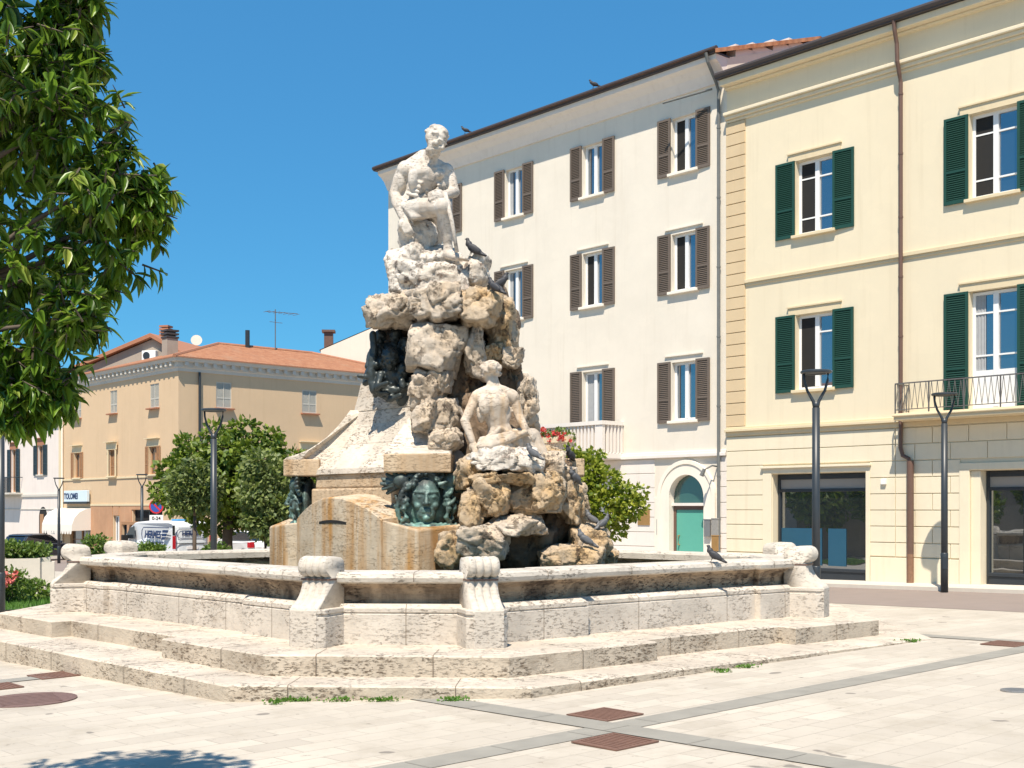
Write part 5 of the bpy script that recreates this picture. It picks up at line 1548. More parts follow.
o = MB(); o.add([(-4, 0, 0), (9, 0, 0), (9, 0, 13.5), (2.6, 0, 16.2), (-3.9, 0, 13.3), (-4, 10, 0), (9, 10, 0), (9, 10, 13.5), (2.6, 10, 16.2), (-3.9, 10, 13.3)], [(0, 1, 2, 3, 4), (5, 6, 7, 8, 9), (0, 4, 9, 5), (1, 6, 7, 2)])
bpart(o, "wall", "mid", ph)
o = MB(); o.add([(9.2, .02, 13.55), (2.6, .02, 16.25), (-4.0, .02, 13.32), (9.2, 10, 13.55), (2.6, 10, 16.3), (-4.1, 10, 13.35)], [(0, 1, 4, 3), (1, 2, 5, 4)]); bpart(o, "roof", "tile_eave", ph)
o = MB(); o.box(-3.7, -3.1, .4, 1.0, 13.2, 14.6); o.box(-3.85, -2.95, .25, 1.15, 14.6, 14.75); bpart(o, "chimney", "brownpipe", ph)

# ------------------------------------------------------------------ street lamps
lm = MB(); lm.tube([(0, 0, 0), (0, 0, 3.9)], [.078, .072], 14)
lm.lathe([(.0, 0), (.085, 0), (.085, .9), (.078, .92), (0, .92)], 14)
lpost = lm.mesh("post")
la = MB()
for s in (-1, 1): la.tube([(s * .02, 0, 3.9), (s * .05, 0, 4.02), (s * .16, 0, 4.22), (s * .215, 0, 4.42), (s * .22, 0, 4.55)], [.04, .032, .026, .024, .024], 8)
la.tube([(0, 0, 3.88), (0, 0, 4.02)], .062, 12)
larm = la.mesh("arm_fork")
lh = MB(); lh.lathe([(0, 4.60), (.27, 4.60), (.29, 4.585), (.29, 4.555), (.26, 4.54), (.20, 4.54), (.19, 4.555), (0, 4.555)], 28)
lhead = lh.mesh("lamp_head")
ldd = MB(); ldd.box(-.05, .05, -.09, -.07, .55, .82); lhatch = ldd.mesh("hatch")


def lamp(x, y, label, k=1.0, rz=0.0):
    e_ = empty("street_lamp", (x, y, zg(x, y)), rz, label, "street lamp", "street lamps round the square")
    e_.scale = (k, k, k)
    p_ = link("post", lpost, M["lampmetal"], e_, smooth=True); link("hatch", lhatch, M["darkmetal"], p_)
    link("arm_fork", larm, M["lampmetal"], e_, smooth=True); link("lamp_head", lhead, M["lampmetal"], e_)


lamp(9.97, 28.2, "dark street lamp before the shop fronts, rightmost of all", 1.0, R(-10))
lamp(5.73, 23.05, "dark street lamp before the shop window, just right of the fountain", 1.0, R(-10))
lamp(-6.95, 28.5, "dark street lamp standing in front of the round trees left of the monument", 1.0, R(-5))
lamp(-17.7, 58.5, "small distant street lamp beside the van's cab, before the brick shop front", .93)
lamp(-22.6, 61.0, "small distant street lamp beside the shop awning and the white house", .93)
lamp(-11.28, 27.0, "dark street lamp cut by the left edge of the picture, by the planters", 1.03)

# ------------------------------------------------------------------ vehicles


def loft_body(mb, prof, hw, tuck=.10, n=9, belt=.95):
    """side profile (x, z) carried across the width, narrowing above the belt line and towards the ends"""
    xs_ = [p[0] for p in prof]; x0, x1 = min(xs_), max(xs_)
    m = len(prof); vs_ = []
    for i in range(n):
        f = -1 + 2 * i / (n - 1)
        g_ = math.copysign(abs(f) ** .7, f)
        for x, z in prof:
            wv = hw - (max(0, z - belt) * tuck)
            rx = min(1, min(x - x0, x1 - x) / .35 + .80)
            edge = 1 - .035 * abs(f) ** 6
            cx_ = (x0 + x1) / 2
            vs_.append((cx_ + (x - cx_) * (edge if abs(x - cx_) > .4 * (x1 - x0) else 1), g_ * wv * rx, z * (1 - .03 * abs(f) ** 8 * (z > belt))))
    mb.add(vs_, [(i * m + j, i * m + (j + 1) % m, (i + 1) * m + (j + 1) % m, (i + 1) * m + j) for i in range(n - 1) for j in range(m)] + [tuple(range(m)), tuple((n - 1) * m + j for j in range(m))[::-1]])


wl = MB(); wl.lathe([(.20, -.1), (.31, -.1), (.335, -.06), (.335, .06), (.31, .1), (.20, .1)], 24); tyre_me = wl.mesh("tyre")
wl = MB(); wl.lathe([(0, -.06), (.21, -.06), (.21, .085), (.17, .07), (.05, .06), (.04, .09), (0, .09)], 20); rim_me = wl.mesh("rim")


def wheels(root, xs_, hw):
    for x in xs_:
        for s in (-1, 1):
            w_ = empty("wheel", (x, s * (hw - .10), .335)); w_.parent = root; w_.rotation_euler = (R(-90) * s, 0, 0)
            link("tyre", tyre_me, M["tyre"], w_); link("rim", rim_me, M["rim"], w_)


def slabp(name, mat, root, poly, y, t_=.012, plane='side'):
    o = MB()
    if plane == 'side': o.prism(poly, lambda a, c, k: (a, y + (t_ if k else 0) * (1 if y > 0 else -1), c))
    else: o.prism(poly, lambda a, c, k: (y - (t_ if k else 0), a, c))
    return bpart(o, name, mat, root)


DROT = math.atan2(DIR1.y, DIR1.x)
vp = Vector((-13.75, 52.64)); van = empty("delivery_van", (vp.x, vp.y, zg(vp.x, vp.y)), DROT, "white delivery van with navy lettering seen from its rear left corner beyond the fountain", "van")
o = MB()
loft_body(o, [(0, .35), (0, 1.0), (.02, 1.75), (.12, 1.93), (.4, 1.98), (2.6, 1.99), (3.75, 1.93), (4.15, 1.72), (4.75, 1.22), (5.15, 1.05), (5.3, .85), (5.31, .45), (5.2, .32), (.1, .30)], .95, .07)
bpart(o, "body", "vanwhite", van, bevel=.03)
slabp("side_window", "carglass", van, [(3.6, 1.18), (4.62, 1.18), (4.12, 1.66), (3.65, 1.74)], .935)
slabp("side_window", "carglass", van, [(3.6, 1.18), (4.62, 1.18), (4.12, 1.66), (3.65, 1.74)], -.935)
o = MB(); o.quad((4.19, -.78, 1.71), (4.77, -.84, 1.24), (4.77, .84, 1.24), (4.19, .78, 1.71)); bpart(o, 'windscreen', 'carglass', van, fix=False)
o = MB(); o.box(4.3, 4.45, .93, 1.22, 1.02, 1.34); bpart(o, "wing_mirror", "dark", van, bevel=.03)
for s in (-1, 1):
    tl = slabp("tail_light", "red_lens", van, [(s * .935, .80), (s * .935, 1.36), (s * .80, 1.36), (s * .80, .80)], -.005, .03, 'rear')
    slabp("black_pillar", "dark", van, [(s * .935, 1.37), (s * .935, 1.80), (s * .83, 1.80), (s * .83, 1.37)], -.008, .02, 'rear')
    slabp("reversing_lamp", "clear_lens", tl, [(s * .92, .70), (s * .92, .79), (s * .80, .79), (s * .80, .70)], -.005, .03, 'rear')
o = MB(); o.box(-.04, 0, -.16, .16, 1.86, 1.92); bpart(o, "brake_light", "dark", van)
o = MB(); o.box(-.12, .02, -.90, .90, .36, .58); bpart(o, "rear_bumper", "darkmetal", van, bevel=.04)
o = MB(); o.box(-.028, .0, -.006, .006, .62, 1.85); o.box(-.028, 0, -.76, .76, 1.015, 1.04); bpart(o, "door_gap", "dark", van)
o = MB(); o.box(-.03, -.005, -.26, .26, .78, .90); bpart(o, "number_plate", "clear_lens", van)
o = MB(); o.box(.9, 1.5, -.25, .25, 1.975, 2.06); bpart(o, "roof_box", "blue_light", van, bevel=.04)
wheels(van, (.95, 4.4), .95)
# lettering and wing emblem on the left side and on the rear doors
me = text_mesh("HERMES", .43, .004, .020, .12); link("lettering", me, M["navy"], van, (1.80, .960, 1.38), (R(90), 0, R(180)))


def emblem(root, fn, k):
    o = MB()
    for a, b_, c, d in (((.0, .335), (2.45, .335), (2.40, .295), (-.02, .295)), ((.05, -.30), (1.95, -.30), (1.92, -.34), (.03, -.34))):
        o.prism([a, b_, c, d], fn)
    o.prism([(-.05, .29), (0, .30), (-.12, .18), (-.15, 0), (-.10, -.2), (.05, -.31), (.02, -.27), (-.14, -.22), (-.2, 0), (-.17, .2)][:10], fn)
    for j in range(3): o.prism([(1.86 - .04 * j, .22 - .15 * j), (2.40 - .16 * j, .22 - .15 * j), (2.30 - .16 * j, .10 - .15 * j), (1.80 - .04 * j, .10 - .15 * j)], fn)
    bpart(o, "emblem", "navy", root)


emblem(van, lambda a, c, k: (2.72 - a, .945 + .014 * k, 1.38 + c), 1)
me = text_mesh("HERMES", .25, .004, .010, .12); link("lettering", me, M["navy"], van, (-.014, .06, 1.45), (R(90), 0, R(-90)))
emblem(van, lambda a, c, k: (-.006 - .01 * k, .62 - a * .62, 1.45 + c * .62), 1)
o = MB(); o.box(.55, 1.35, .948, .956, .88, .97); bpart(o, "web_line", "skyblue", van)
o = MB(); o.box(.45, .95, .948, .956, .62, .70); bpart(o, "side_line", "pinkink", van)


def hatchback(x, y, label, paint, rz=DROT):
    c = empty("parked_car", (x, y, zg(x, y)), rz, label, "car", "parked cars beyond the fountain")
    o = MB(); loft_body(o, [(0, .38), (-.02, .75), (.06, 1.0), (.16, 1.02), (.9, .99), (3.0, .97), (3.7, .88), (4.1, .70), (4.15, .42), (4.0, .28), (.1, .28)], .86, .05, 9, .8)
    bpart(o, "body", paint, c, bevel=.03)
    o = MB(); loft_body(o, [(.10, .98), (.42, 1.38), (.75, 1.46), (1.8, 1.47), (2.25, 1.40), (3.05, .97)], .80, .22, 9, .98); ca = bpart(o, "cabin", "carglass", c, bevel=.02)
    o = MB(); loft_body(o, [(.36, 1.395), (.5, 1.445), (.8, 1.478), (1.8, 1.488), (2.25, 1.42), (2.3, 1.40)], .72, .1, 9, 1.4); bpart(o, "roof_panel", paint, ca)
    for s in (-1, 1):
        slabp("tail_light", "red_lens", c, [(s * .85, .72), (s * .85, .98), (s * .66, .98), (s * .66, .72)], -.0, .035, 'rear')
        o = MB(); o.box(-.01, .22, s * .845, s * .872, .72, .96); bpart(o, "tail_light", "red_lens", c)
        o = MB(); o.box(2.55, 2.7, s * .84, s * 1.02, .95, 1.1); bpart(o, "wing_mirror", paint, c, bevel=.03)
    o = MB(); o.box(-.06, -.01, -.26, .26, .62, .73); bpart(o, "number_plate", "clear_lens", c)
    wheels(c, (.72, 3.3), .86)
    return c


hatchback(-11.15, 55.6, "white hatchback parked behind the van beside the dark lamp post", "carwhite")
hatchback(-9.2, 58.5, "dark car half hidden behind the monument base under the trees", "cardark")
c = hatchback(-26.2, 64.0, "dark car behind the planters at far left, under the arched doorway", "cardark", R(70))

# ------------------------------------------------------------------ road sign, planters
sn = empty("no_parking_sign", (-17.78, 61.2, zg(-17.78, 61.2)), 0, "round blue and red no parking sign with a white plate, left of the trees", "road sign")
o = MB(); o.tube([(0, 0, 0), (0, 0, 3.35)], .035, 8); bpart(o, "pole", "greymetal", sn)
o = MB(); o.lathe([(0, 0), (.36, 0), (.36, .02), (0, .02)], 28); ds = o.obj("disc", M["signred"], sn, (0, -.06, 2.75), (R(90), 0, 0))
o = MB(); o.lathe([(0, .021), (.28, .021), (.28, .027), (0, .027)], 28); o.obj("blue_field", M["signnavy"], ds)
o = MB(); o.box(-.29, .29, -.04, .04, .028, .033); o.obj("red_bar", M["signred"], ds, (0, 0, 0), (0, 0, R(-45)))
o = MB(); o.box(-.34, .34, -.07, -.05, 1.98, 2.32); pl = bpart(o, "plate", "white", sn)
me = text_mesh("0-24", .24, .004, .005); link("lettering", me, M["dark"], pl, (0, -.076, 2.15), (R(90), 0, 0))


def leaf_cloud(mb, centre, rad, n, size, rnd, shell=.5, droop=.3, flat=1.0, upz=0.0):
    """n small folded leaves scattered through an ellipsoid, denser outwards"""
    for _ in range(n):
        d = Vector((rnd.gauss(0, 1), rnd.gauss(0, 1), rnd.gauss(0, 1))).normalized()
        r_ = (shell + (1 - shell) * rnd.random()) ** .7
        bump_ = 1 + .22 * noise.noise(d * 2.6 + Vector(centre))
        p = Vector(centre) + Vector((d.x * rad[0], d.y * rad[1], d.z * rad[2])) * r_ * bump_
        ax = (d * .7 + Vector((rnd.gauss(0, .6), rnd.gauss(0, .6), rnd.gauss(0, .6) - droop + upz))).normalized()
        sd = ax.cross(Vector((rnd.gauss(0, 1), rnd.gauss(0, 1), rnd.gauss(0, 1) + .6)))
        if sd.length < .05: continue
        sd.normalize()
        s = size * rnd.uniform(.7, 1.3); w_ = s * .34 * flat
        up = ax.cross(sd)
        mb.add([p, p + ax * s * .5 + sd * w_ + up * s * .08, p + ax * s, p + ax * s * .5 - sd * w_ + up * s * .08], [(0, 1, 2), (0, 2, 3)])


def branches(mb, base, tips, r0, rnd, lift=.45):
    for tp in tips:
        b0 = Vector(base); t_ = Vector(tp)
        mid = b0.lerp(t_, .5) + Vector((rnd.uniform(-.1, .1), rnd.uniform(-.1, .1), lift * .3))
        mb.tube([b0, b0.lerp(mid, .5) + Vector((0, 0, .06)), mid, mid.lerp(t_, .6), t_], [r0, r0 * .8, r0 * .55, r0 * .35, r0 * .15], 7)


def tree(x, y, lobes, mat, n, size, label, th, seed, r0=.14, cat="tree", name="tree", group=None, shell=.45, droop=.25):
    rnd = random.Random(seed); z0 = zg(x, y)
    e_ = empty(name, (x, y, z0), 0, label, cat, group)
    tot = sum(l[3] ** 2 for l in lobes)
    mb = MB()
    for lx, ly, lz, lr in lobes:
        leaf_cloud(mb, (lx, ly, lz), (lr, lr * .95, lr * .85), int(n * lr * lr / tot), size, rnd, shell, droop)
    mb.obj("crown", M[mat], e_, fix=False)
    t_ = MB(); t_.tube([(0, 0, -.1), (rnd.uniform(-.05, .05), 0, th * .5), (0, rnd.uniform(-.05, .05), th)], [r0 * 1.25, r0, r0 * .85], 10)
    branches(t_, (0, 0, th * .95), [(l[0] * .85, l[1] * .85, l[2]) for l in lobes], r0 * .55, rnd)
    t_.obj("trunk", M["bark"], e_, smooth=True)
    return e_


# the group of trees left of the monument
tree(-10.9, 47.0, [(-2.3, 0, 3.9, .5), (-1.6, 0, 4.9, .5), (-.5, 0, 5.35, .55), (.6, .1, 5.5, .5), (1.6, 0, 5.1, .55), (2.5, 0, 4.3, .5), (2.9, 0, 3.3, .45), (-2.6, 0, 3.1, .45), (.1, -.9, 4.6, .6), (1.2, -1, 3.7, .6), (-.9, -1, 3.6, .6), (-1.2, .0, 4.1, 1.1), (.0, .2, 4.4, 1.15), (1.2, .1, 4.2, 1.15), (-1.5, -.3, 3.0, 1.1), (.2, -.5, 3.3, 1.3), (1.5, -.4, 3.1, 1.3), (2.2, .2, 3.4, 1.1), (.3, .8, 3.1, 1.5), (-.5, .3, 2.2, 1.0), (1.4, .5, 2.2, 1.0)],
     "leaf_tree", 10500, .25, "broad dense green tree behind the dark lamp post left of the monument", 2.2, 31, .2)
tree(-11.62, 44.8, [(-.35, 0, 3.4, .68), (.35, 0, 3.3, .68), (0, -.1, 3.85, .55), (-.1, .1, 2.75, .6), (.45, .1, 2.7, .5), (-.55, 0, 2.8, .45)],
     "leaf_olive", 2600, .20, "small grey green tree on a thin stem in front of the van", 2.3, 32, .07)
tree(-8.75, 43.5, [(-.2, 0, 3.9, .7), (.35, 0, 3.5, .75), (-.25, 0, 2.9, .8), (.45, 0, 2.5, .8), (.0, .1, 1.9, .75), (.55, 0, 1.5, .6), (-.4, 0, 2.1, .5)],
     "leaf_olive", 4600, .20, "tall grey green tree beside the monument's left bronze head", 1.2, 33, .09)
tree(-7.1, 46.5, [(0, 0, 3.4, .9), (-.3, 0, 2.4, .9), (.3, 0, 1.6, .8)], "leaf_tree", 2400, .24, "dark green tree partly hidden by the monument's left corner", 1.2, 34, .1)
# orange tree in front of the cream building
ot = [(-.1, 0, 3.1, .55), (-.6, 0, 3.15, .5), (.35, 0, 2.85, .5), (.75, -.1, 2.45, .45), (-.3, -.2, 2.5, .7), (.3, -.1, 2.2, .6), (-.9, 0, 2.5, .6), (-1.0, .1, 3.1, .45), (.95, 0, 2.25, .38), (1.12, .1, 2.6, .24), (-.1, 0, 1.8, .5), (-.6, 0, 1.8, .5), (.55, .1, 1.75, .35), (.15, .1, 3.45, .25), (-.35, 0, 3.55, .25)]
tree(1.78, 28.5, [(a * 1.05, b_, c * .96 - .03, d * .95) for a, b_, c, d in ot], "leaf_lime", 6800, .125, "bright green bushy tree behind the boulders before the cream building", 1.1, 35, .1)

# big near tree whose crown fills the top left
nt_ = empty("near_tree", (-4.3, 6.2, zg(-4.3, 6.2)), 0, "large glossy leaved tree hanging into the picture at top left", "tree")
NTB = nt_.location.copy()
rnd = random.Random(77)
lobes = [(52, 40, 55, 6.3), (105, 180, 66, 6.2), (112, 232, 64, 6.35), (20, 120, 105, 6.6), (40, 275, 80, 6.3), (22, 352, 62, 6.2), (-80, 230, 150, 6.6), (-110, 40, 160, 6.9), (30, -60, 80, 6.2), (-150, -160, 150, 6.6),
         (-260, 110, 190, 6.6), (60, 120, 70, 6.15), (72, 320, 42, 6.1), (40, 395, 34, 6.2), (-40, 370, 80, 6.4), (150, 205, 34, 6.3), (30, 408, 26, 6.2), (58, 392, 26, 6.25), (78, 8, 32, 6.3), (10, 395, 40, 6.1), (-250, -120, 200, 6.5), (85, 75, 40, 6.5), (-30, 60, 100, 6.0), (-150, 330, 110, 6.3)]
mb = MB(); tw = MB()


def big_leaf(mb, p, ax, nrm, s):
    ax = ax.normalized(); sd = ax.cross(nrm)
    if sd.length < .05: return
    sd.normalize(); up = sd.cross(ax)
    w_ = s * rnd.uniform(.17, .225); cv_ = rnd.uniform(.05, .28) * s; fold = w_ * rnd.uniform(.2, .6)
    ts = (0, .16, .38, .62, .84, 1.0); ws = (0, .70, 1.0, .80, .40, 0)
    mid = [p + ax * s * t_ - up * cv_ * t_ * t_ for t_ in ts]
    le = [mid[i] + sd * w_ * ws[i] + up * fold * ws[i] for i in range(1, 5)]; ri = [mid[i] - sd * w_ * ws[i] + up * fold * ws[i] for i in range(1, 5)]
    fs = []
    for o_ in (6, 10):
        fs += [(0, 1, o_), (1, 2, o_ + 1, o_), (2, 3, o_ + 2, o_ + 1), (3, 4, o_ + 3, o_ + 2), (4, 5, o_ + 3)]
    mb.add(mid + le + ri, fs)


tips = []
for (px, py, r, Y) in lobes:
    c = at(px, py, Y) - NTB; rad = r * Y / FPX
    nt2 = int(26 + 300 * rad * rad)
    for _ in range(nt2):
        d = Vector((rnd.gauss(0, 1), rnd.gauss(0, 1), rnd.gauss(0, 1))).normalized()
        rr = rad * (rnd.random() ** .45)
        p = c + Vector((d.x, d.y, d.z * .95)) * rr
        out = (d * .8 + Vector((rnd.gauss(0, .35), rnd.gauss(0, .35), rnd.gauss(-.15, .35)))).normalized()
        tl_ = rnd.uniform(.06, .12)
        tw.tube([p - out * tl_, p, p + out * .03], [.006, .004, .002], 4, False)
        for k in range(rnd.randint(7, 11)):
            a = rnd.uniform(0, 6.283); o1 = out.orthogonal().normalized(); o2 = out.cross(o1)
            lat = o1 * math.cos(a) + o2 * math.sin(a)
            ax = (out * rnd.uniform(.15, .8) + lat * .75 + Vector((0, 0, rnd.uniform(-.95, -.1))))
            big_leaf(mb, p - out * rnd.uniform(0, tl_), ax, (Vector((0, 0, .75)) + out * .7 + lat * .3), rnd.uniform(.06, .135))
    tips.append(c)
mb.obj("crown", M["leaf_near"], nt_, fix=False, smooth=True)
tw.obj("twigs", M["bark"], nt_, fix=False)
t_ = MB(); t_.tube([(0, 0, -.1), (.03, .02, 1.0), (0, 0, 1.9), (-.02, 0, 2.35)], [.16, .125, .115, .09], 12)
fork = Vector((-.02, 0, 2.3)); groups = {}
for c in tips:                                         # a few main limbs, each splitting towards its own leaf masses
    d = c - fork; groups.setdefault((d.x > .9, d.z > 1.5, d.x < -.3), []).append(c)
for cs in groups.values():
    mean = sum(cs, Vector()) / len(cs); knee = fork.lerp(mean, .55) + Vector((.0, .05, .12))
    lim = [fork + Vector((0, 0, -.1)), fork.lerp(knee, .35) + Vector((0, 0, .10)), fork.lerp(knee, .7) + Vector((.02, .03, .08)), knee]
    t_.tube(lim, [.082, .064, .052, .042], 10)
    for c in cs:
        k_ = knee.lerp(fork, rnd.uniform(0, .3)); m1 = k_.lerp(c, .4) + Vector((rnd.uniform(-.08, .08), rnd.uniform(-.08, .08), .10)); m2 = k_.lerp(c, .75) + Vector((rnd.uniform(-.06, .06), 0, .05))
        t_.tube([k_, m1, m2, c], [.032, .022, .013, .005], 7)
t_.obj("trunk", M["bark"], nt_, smooth=True)

# planters, shrubs, lawn, roses


def shrub(name, x, y, z, rad, n, size, mat, label, cat="shrub", seed=1, group=None, flowers=None):
    rnd = random.Random(seed)
    mb = MB(); k = 5
    for i in range(k): leaf_cloud(mb, (rnd.uniform(-.4, .4) * rad[0], rnd.uniform(-.4, .4) * rad[1], rad[2] * rnd.uniform(.5, .8)), (rad[0] * .65, rad[1] * .65, rad[2] * .5), n // k, size, rnd, .3, -.1)
    e_ = empty(name, (x, y, z), 0, label, cat, group)
    mb.obj("foliage", M[mat], e_, fix=False)
    st = MB()
    for i in range(6): st.tube([(0, 0, -.05), (rnd.uniform(-.3, .3) * rad[0], rnd.uniform(-.3, .3) * rad[1], rad[2] * .4), (rnd.uniform(-.7, .7) * rad[0], rnd.uniform(-.7, .7) * rad[1], rad[2] * .85)], [.02, .015, .006], 5)
    st.obj("stem", M["bark"], e_)
    if flowers:
        for (fx, fy, fz, fr_) in flowers:
            fm = MB(); leaf_cloud(fm, (fx, fy, fz), (fr_, fr_, fr_), 46, fr_ * .9, rnd, .3, 0, 1.5); fm.obj("blossom", M["pink_flower"], e_, fix=False)
    return e_


def planter(x, y, wx, wy, h, rz, label, plant=None, seed=1):
    z = zg(x, y)
    e_ = empty("planter", (x, y, z), rz, label, "planter", "pale concrete planters")
    o = MB(); o.add([(-wx, -wy, 0), (wx, -wy, 0), (wx, wy, 0), (-wx, wy, 0), (-wx, -wy, h), (wx, -wy, h), (wx, wy, h), (-wx, wy, h)], [(0, 1, 5, 4), (1, 2, 6, 5), (2, 3, 7, 6), (3, 0, 4, 7)])
    i_ = .08
    o.add([(-wx, -wy, h), (wx, -wy, h), (wx, wy, h), (-wx, wy, h), (-wx + i_, -wy + i_, h), (wx - i_, -wy + i_, h), (wx - i_, wy - i_, h), (-wx + i_, wy - i_, h), (-wx + i_, -wy + i_, h - .12), (wx - i_, -wy + i_, h - .12), (wx - i_, wy - i_, h - .12), (-wx + i_, wy - i_, h - .12)],
          [(0, 1, 5, 4), (1, 2, 6, 5), (2, 3, 7, 6), (3, 0, 4, 7), (4, 5, 9, 8), (5, 6, 10, 9), (6, 7, 11, 10), (7, 4, 8, 11)])
    bpart(o, "trough", "concrete", e_, bevel=.012)
    o = MB(); o.box(-wx + i_, wx - i_, -wy + i_, wy - i_, h - .3, h - .10); bpart(o, "soil", "grass_soil", e_)
    if plant: shrub("planter_shrub", x, y, z + h - .12, plant[:3], plant[3], .13, "leaf_shrub", plant[4], "shrub", seed, "low shrubs in planters")


def on_g(px, Y): return (px - 512) / FPX * Y


planter(on_g(14, 37), 37, .75, .5, .98, R(20), "pale concrete planter at far left, behind the roses", (.85, .6, .55, 900, "low green shrub in the planter behind the roses at far left"), 2)
planter(on_g(36, 37.6), 37.6, .42, .42, .98, R(20), "narrow pale concrete planter right of the wide one at far left", (.6, .6, .45, 500, "low reddish green shrub in the narrow planter at far left"), 3)
planter(on_g(47, 37.2), 37.2, .22, .30, .85, R(20), "smallest pale concrete block beside the planters at far left")
planter(on_g(101, 40), 40, 1.0, .5, .85, R(15), "pale concrete planter hidden behind the fountain's left console", (.72, .5, .72, 620, "loose leafy shrub behind the fountain's left console below the awning"), 4)
planter(on_g(148, 40), 40, .85, .45, .80, R(15), "pale concrete planter before the side of the van", (.72, .45, .50, 700, "low round shrub in front of the van's side"), 5)
planter(on_g(214, 40), 40, .55, .45, .80, R(15), "pale concrete planter before the white hatchback", (.50, .4, .50, 500, "low round shrub in front of the white hatchback"), 6)
LX = [(-20, 27.2), (-9.2, 28.6), (-10.6, 34.3), (-20, 33.2)]
tag(sheet("lawn", LX, M["grass_soil"], .03), kind="structure")
gm = MB(); rnd = random.Random(5)
for _ in range(15000):
    u, v_ = rnd.random(), rnd.random()
    a = Vector(LX[0]).lerp(Vector(LX[1]), u); b_ = Vector(LX[3]).lerp(Vector(LX[2]), u); p = a.lerp(b_, v_)
    if p.x < -14.5: continue
    h = rnd.uniform(.05, .16); a_ = rnd.uniform(0, 6.28); q = Vector((p.x, p.y, zg(p.x, p.y) + .02)); s = Vector((math.cos(a_), math.sin(a_), 0)) * .013
    tp = q + Vector((rnd.gauss(0, .035), rnd.gauss(0, .035), h)); gm.add([q - s, q + s, tp], [(0, 1, 2)])
go = gm.obj("grass", M["grass"], fix=False); tag(go, "short bright green lawn at the left edge beyond the fountain", "grass", kind="stuff")
shrub("rose_bush", on_g(6, 30.5), 30.5, zg(-12.6, 30.5), (.75, .5, .75), 800, .12, "leaf_shrub", "rose bush with pinkish red blooms on the lawn at left edge", "rose bush", 8, None,
      [(.0, -.4, .66, .11), (.22, -.35, .72, .13), (-.3, -.3, .5, .12), (.15, -.4, .55, .09)])
shrub("low_bush", on_g(33, 31.5), 31.5, zg(-12.4, 31.5), (.8, .45, .50), 650, .12, "leaf_shrub", "low dark bush on the lawn between the roses and the fountain", "bush", 9)
for i, (px, py, lab, k) in enumerate(((298, 698, "clump of green weeds at the front left foot of the steps, the largest of them", 1.3), (340, 697, "small weed tuft at the foot of the front step, right of the largest clump", .7), (382, 696, "flat weed clump at the middle of the front step foot", 1.1),
                                      (457, 695, "weed tuft at the foot of the front step near its right corner", 1.0), (275, 701, "leftmost tiny weed tuft at the foot of the front step", .6), (722, 669, "weed tuft at the foot of the right flight of steps, left of its neighbour", .6),
                                      (746, 664.5, "weed tuft at the foot of the right flight of steps, right of its neighbour", .75), (909, 639, "weed tuft at the far right tip of the fountain's lower step", .9))):
    p = gpt(px, max(py + 3.5, 701.5) if px < 470 and px > 290 else py + 3.5); rnd = random.Random(i); mb = MB()
    for _ in range(int(46 * k)): leaf_cloud(mb, (rnd.gauss(0, .085) * k, rnd.gauss(0, .02), .005), (.025, .02, .02), 3, .036, rnd, .2, -.5)
    o = mb.obj("weed_tuft", M["grass"], None, p + Vector((0, 0, .01)), fix=False); tag(o, lab, "weed", "weeds along the fountain steps")
# geraniums hanging over the pale balcony
gb = MB(); rd = MB(); rnd = random.Random(9)
for i in range(26):
    x = X(-9.4) + i * .165
    if x > X(-5.2): break
    leaf_cloud(gb, (x, -1.12, 4.42 + rnd.uniform(-.08, .08)), (.16, .16, .15), 26, .10, rnd, .2, .2, 1.4)
    for _ in range(3): leaf_cloud(rd, (x + rnd.uniform(-.08, .08), -1.22 + rnd.uniform(-.1, .05), 4.47 + rnd.uniform(-.28, .14)), (.05, .05, .05), 22, .055, rnd, .2, 0, 1.6)
ge = empty("geraniums", fw(-MW, -.03, 0), FRZ, "red geraniums hanging along the front of the pale balcony", "geraniums")
gb.obj("foliage", M["leaf_shrub"], ge, fix=False); rd.obj("blossom", M["red_flower"], ge, fix=False)
o = MB(); o.box(X(-9.45), X(-5.25), -1.28, -.98, 4.16, 4.34); o.obj("flower_box", M["trim_r"], ge)

# ------------------------------------------------------------------ pigeons
b = MB()
b.ellip((0, 0, .135), (.058, .105, .062), Euler((R(18), 0, 0))); b.ellip((0, .085, .185), (.042, .05, .05)); b.capsule((0, .10, .18), .040, (0, .118, .235), .027)
b.ellip((0, .128, .248), (.024, .031, .025)); b.capsule((0, .15, .247), .009, (0, .176, .240), .004)
b.capsule((0, -.06, .115), .045, (0, -.215, .075), .018); b.ellip((0, -.17, .085), (.035, .07, .012))
for s in (-1, 1): b.ellip((s * .048, -.03, .138), (.018, .105, .046), Euler((R(16), 0, 0))); b.capsule((s * .022, .02, .08), .008, (s * .024, .025, .005), .006); b.capsule((s * .024, .0, .006), .006, (s * .024, .05, .006), .006)
pgm = remesh(b, .0075, 2, .4)
dg = bpy.context.evaluated_depsgraph_get(); dg.update()


def pigeon(px, py, rz, mat, label, k=1.0, Yf=None):
    """stands where the line of sight through its feet meets the stone"""
    dg = bpy.context.evaluated_depsgraph_get()
    o_ = Vector((0, 0, EZ)); d = (at(px, py, 10) - o_).normalized()
    hit, loc, nn, ix, ob_, mx = scene.ray_cast(dg, o_ + d * 9, d)
    if Yf: loc = at(px, py, Yf)
    o = link("pigeon", pgm if not pgm.materials or pgm.materials[0] == M[mat] else pgm.copy(), M[mat], None, loc, (R(16), 0, R(rz)))
    if o.data.materials[0] != M[mat]: o.data.materials[0] = M[mat]
    k *= .86; o.scale = (k, k, k); tag(o, label, "pigeon", "pigeons on the fountain")


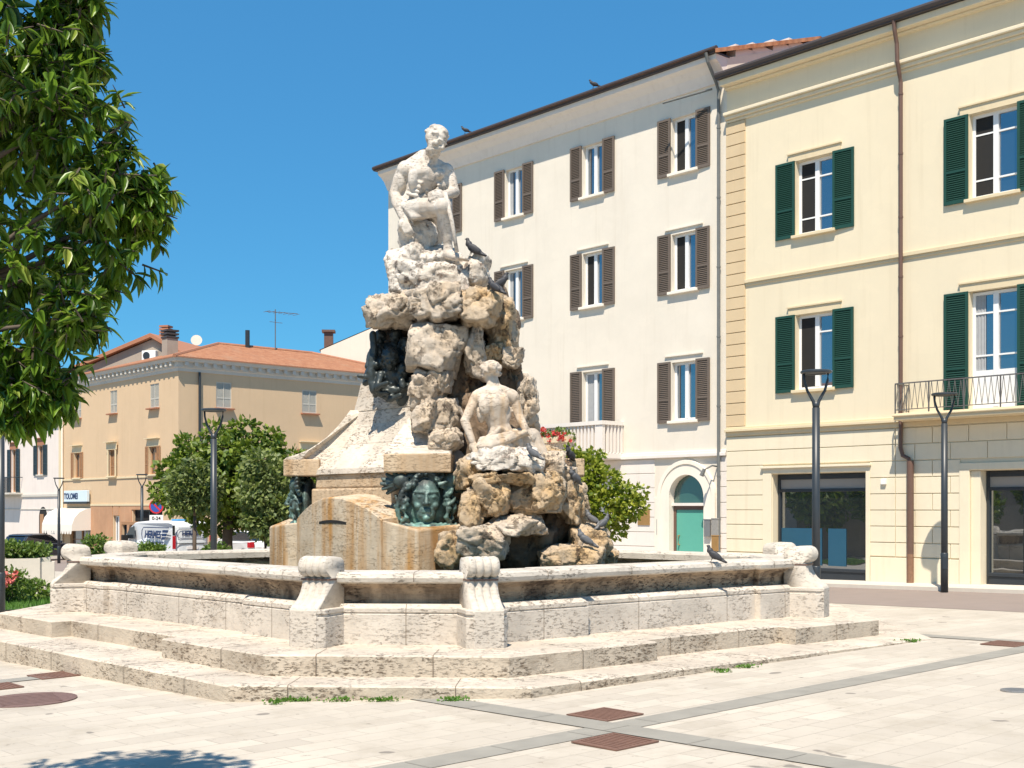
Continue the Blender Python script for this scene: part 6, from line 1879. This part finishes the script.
pigeon(471, 257.5, 75, "pigeon", "dark pigeon standing on the marble cap at the seated man's feet", 1.25, 19.6)
pigeon(503, 291, -75, "pigeon", "dark pigeon facing right on the top boulders beneath the seated man", 1.25)
pigeon(493, 295.5, 60, "pigeon", "dark pigeon crouching left of its neighbour on the top boulders", 1.15)
pigeon(712, 563, 75, "pigeon", "dark pigeon perched on the fountain's right coping, alone before the green door", 1.05)
pigeon(531, 460.5, 65, "pigeon_grey", "grey pigeon on the pale rock beside the seated woman", 1.0)
pigeon(569, 462, 150, "pigeon", "dark pigeon on the right corner slab in front of the bright tree", 1.1)
pigeon(573, 485, 140, "pigeon_grey", "grey pigeon clinging below the right corner slab", 1.1)
pigeon(590, 526, 70, "pigeon_grey", "grey pigeon on the right hand boulder, left of its neighbour", 1.0)
pigeon(605, 530, -60, "pigeon_grey", "grey pigeon on the right hand boulder at its right end", 1.0)
pigeon(583, 548, 90, "pigeon_grey", "grey pigeon low on the boulders near the water at right", 1.1)
for s_pos, lab in ((-4.75, "dark pigeon on the gutter of the cream building, middle of the eave"), (-11.0, "dark pigeon on the gutter of the cream building near the statue's head")):
    o = link("pigeon", pgm, None, None, fw(s_pos, .56, 15.19), (0, 0, R(100))); tag(o, lab, "pigeon", "pigeons on the fountain")

# ------------------------------------------------------------------ across the square (seen reflected in the windows)
rbk = empty("facing_building", (-34, 17, -.5), R(-90 - 8), "long ochre building with a terracotta roof facing the square from the left", "building")
o = MB(); hs = [(-12 + i * 3.4, -10.8 + i * 3.4, z0, z0 + 1.8) for i in range(8) for z0 in (1.0, 4.4)]
wall_holes(o, -14, 16, 0, 7.4, hs, 0, .3); o.quad((-14, 9, 0), (16, 9, 0), (16, 9, 7.4), (-14, 9, 7.4)); o.quad((-14, 0, 0), (-14, 9, 0), (-14, 9, 7.4), (-14, 0, 7.4)); o.quad((16, 0, 0), (16, 9, 0), (16, 9, 7.4), (16, 0, 7.4)); bpart(o, "wall", "grey_wall", rbk)
o = MB(); o.add([(-14.5, -.8, 7.3), (16.5, -.8, 7.3), (16.5, 4.5, 9.6), (-14.5, 4.5, 9.6), (16.5, 9.5, 7.3), (-14.5, 9.5, 7.3)], [(0, 1, 2, 3), (3, 2, 4, 5)]); bpart(o, "roof", "roof", rbk)
for a, b_, c, d in hs: window(rbk, a, b_, c, d, shut=None, sill=False, gl="dark")
for i, (x, y) in enumerate(((-20, 22), (-20, 15), (-22, 29), (-21, 26), (-19.5, 18.5))):
    tree(x, y, [(0, 0, 3.6, 1.4), (.8, .3, 3.0, 1.2), (-.8, -.2, 3.1, 1.2), (0, -.6, 2.6, 1.2)], "leaf_tree", 2200, .32,
         ["dense tree left of the square, third from the camera", "dense tree left of the square, nearest the camera", "dense tree left of the square, farthest back beside the lawn", "dense tree left of the square, fourth from the camera", "dense tree left of the square, second from the camera"][i], 1.8, 50 + i, .16)
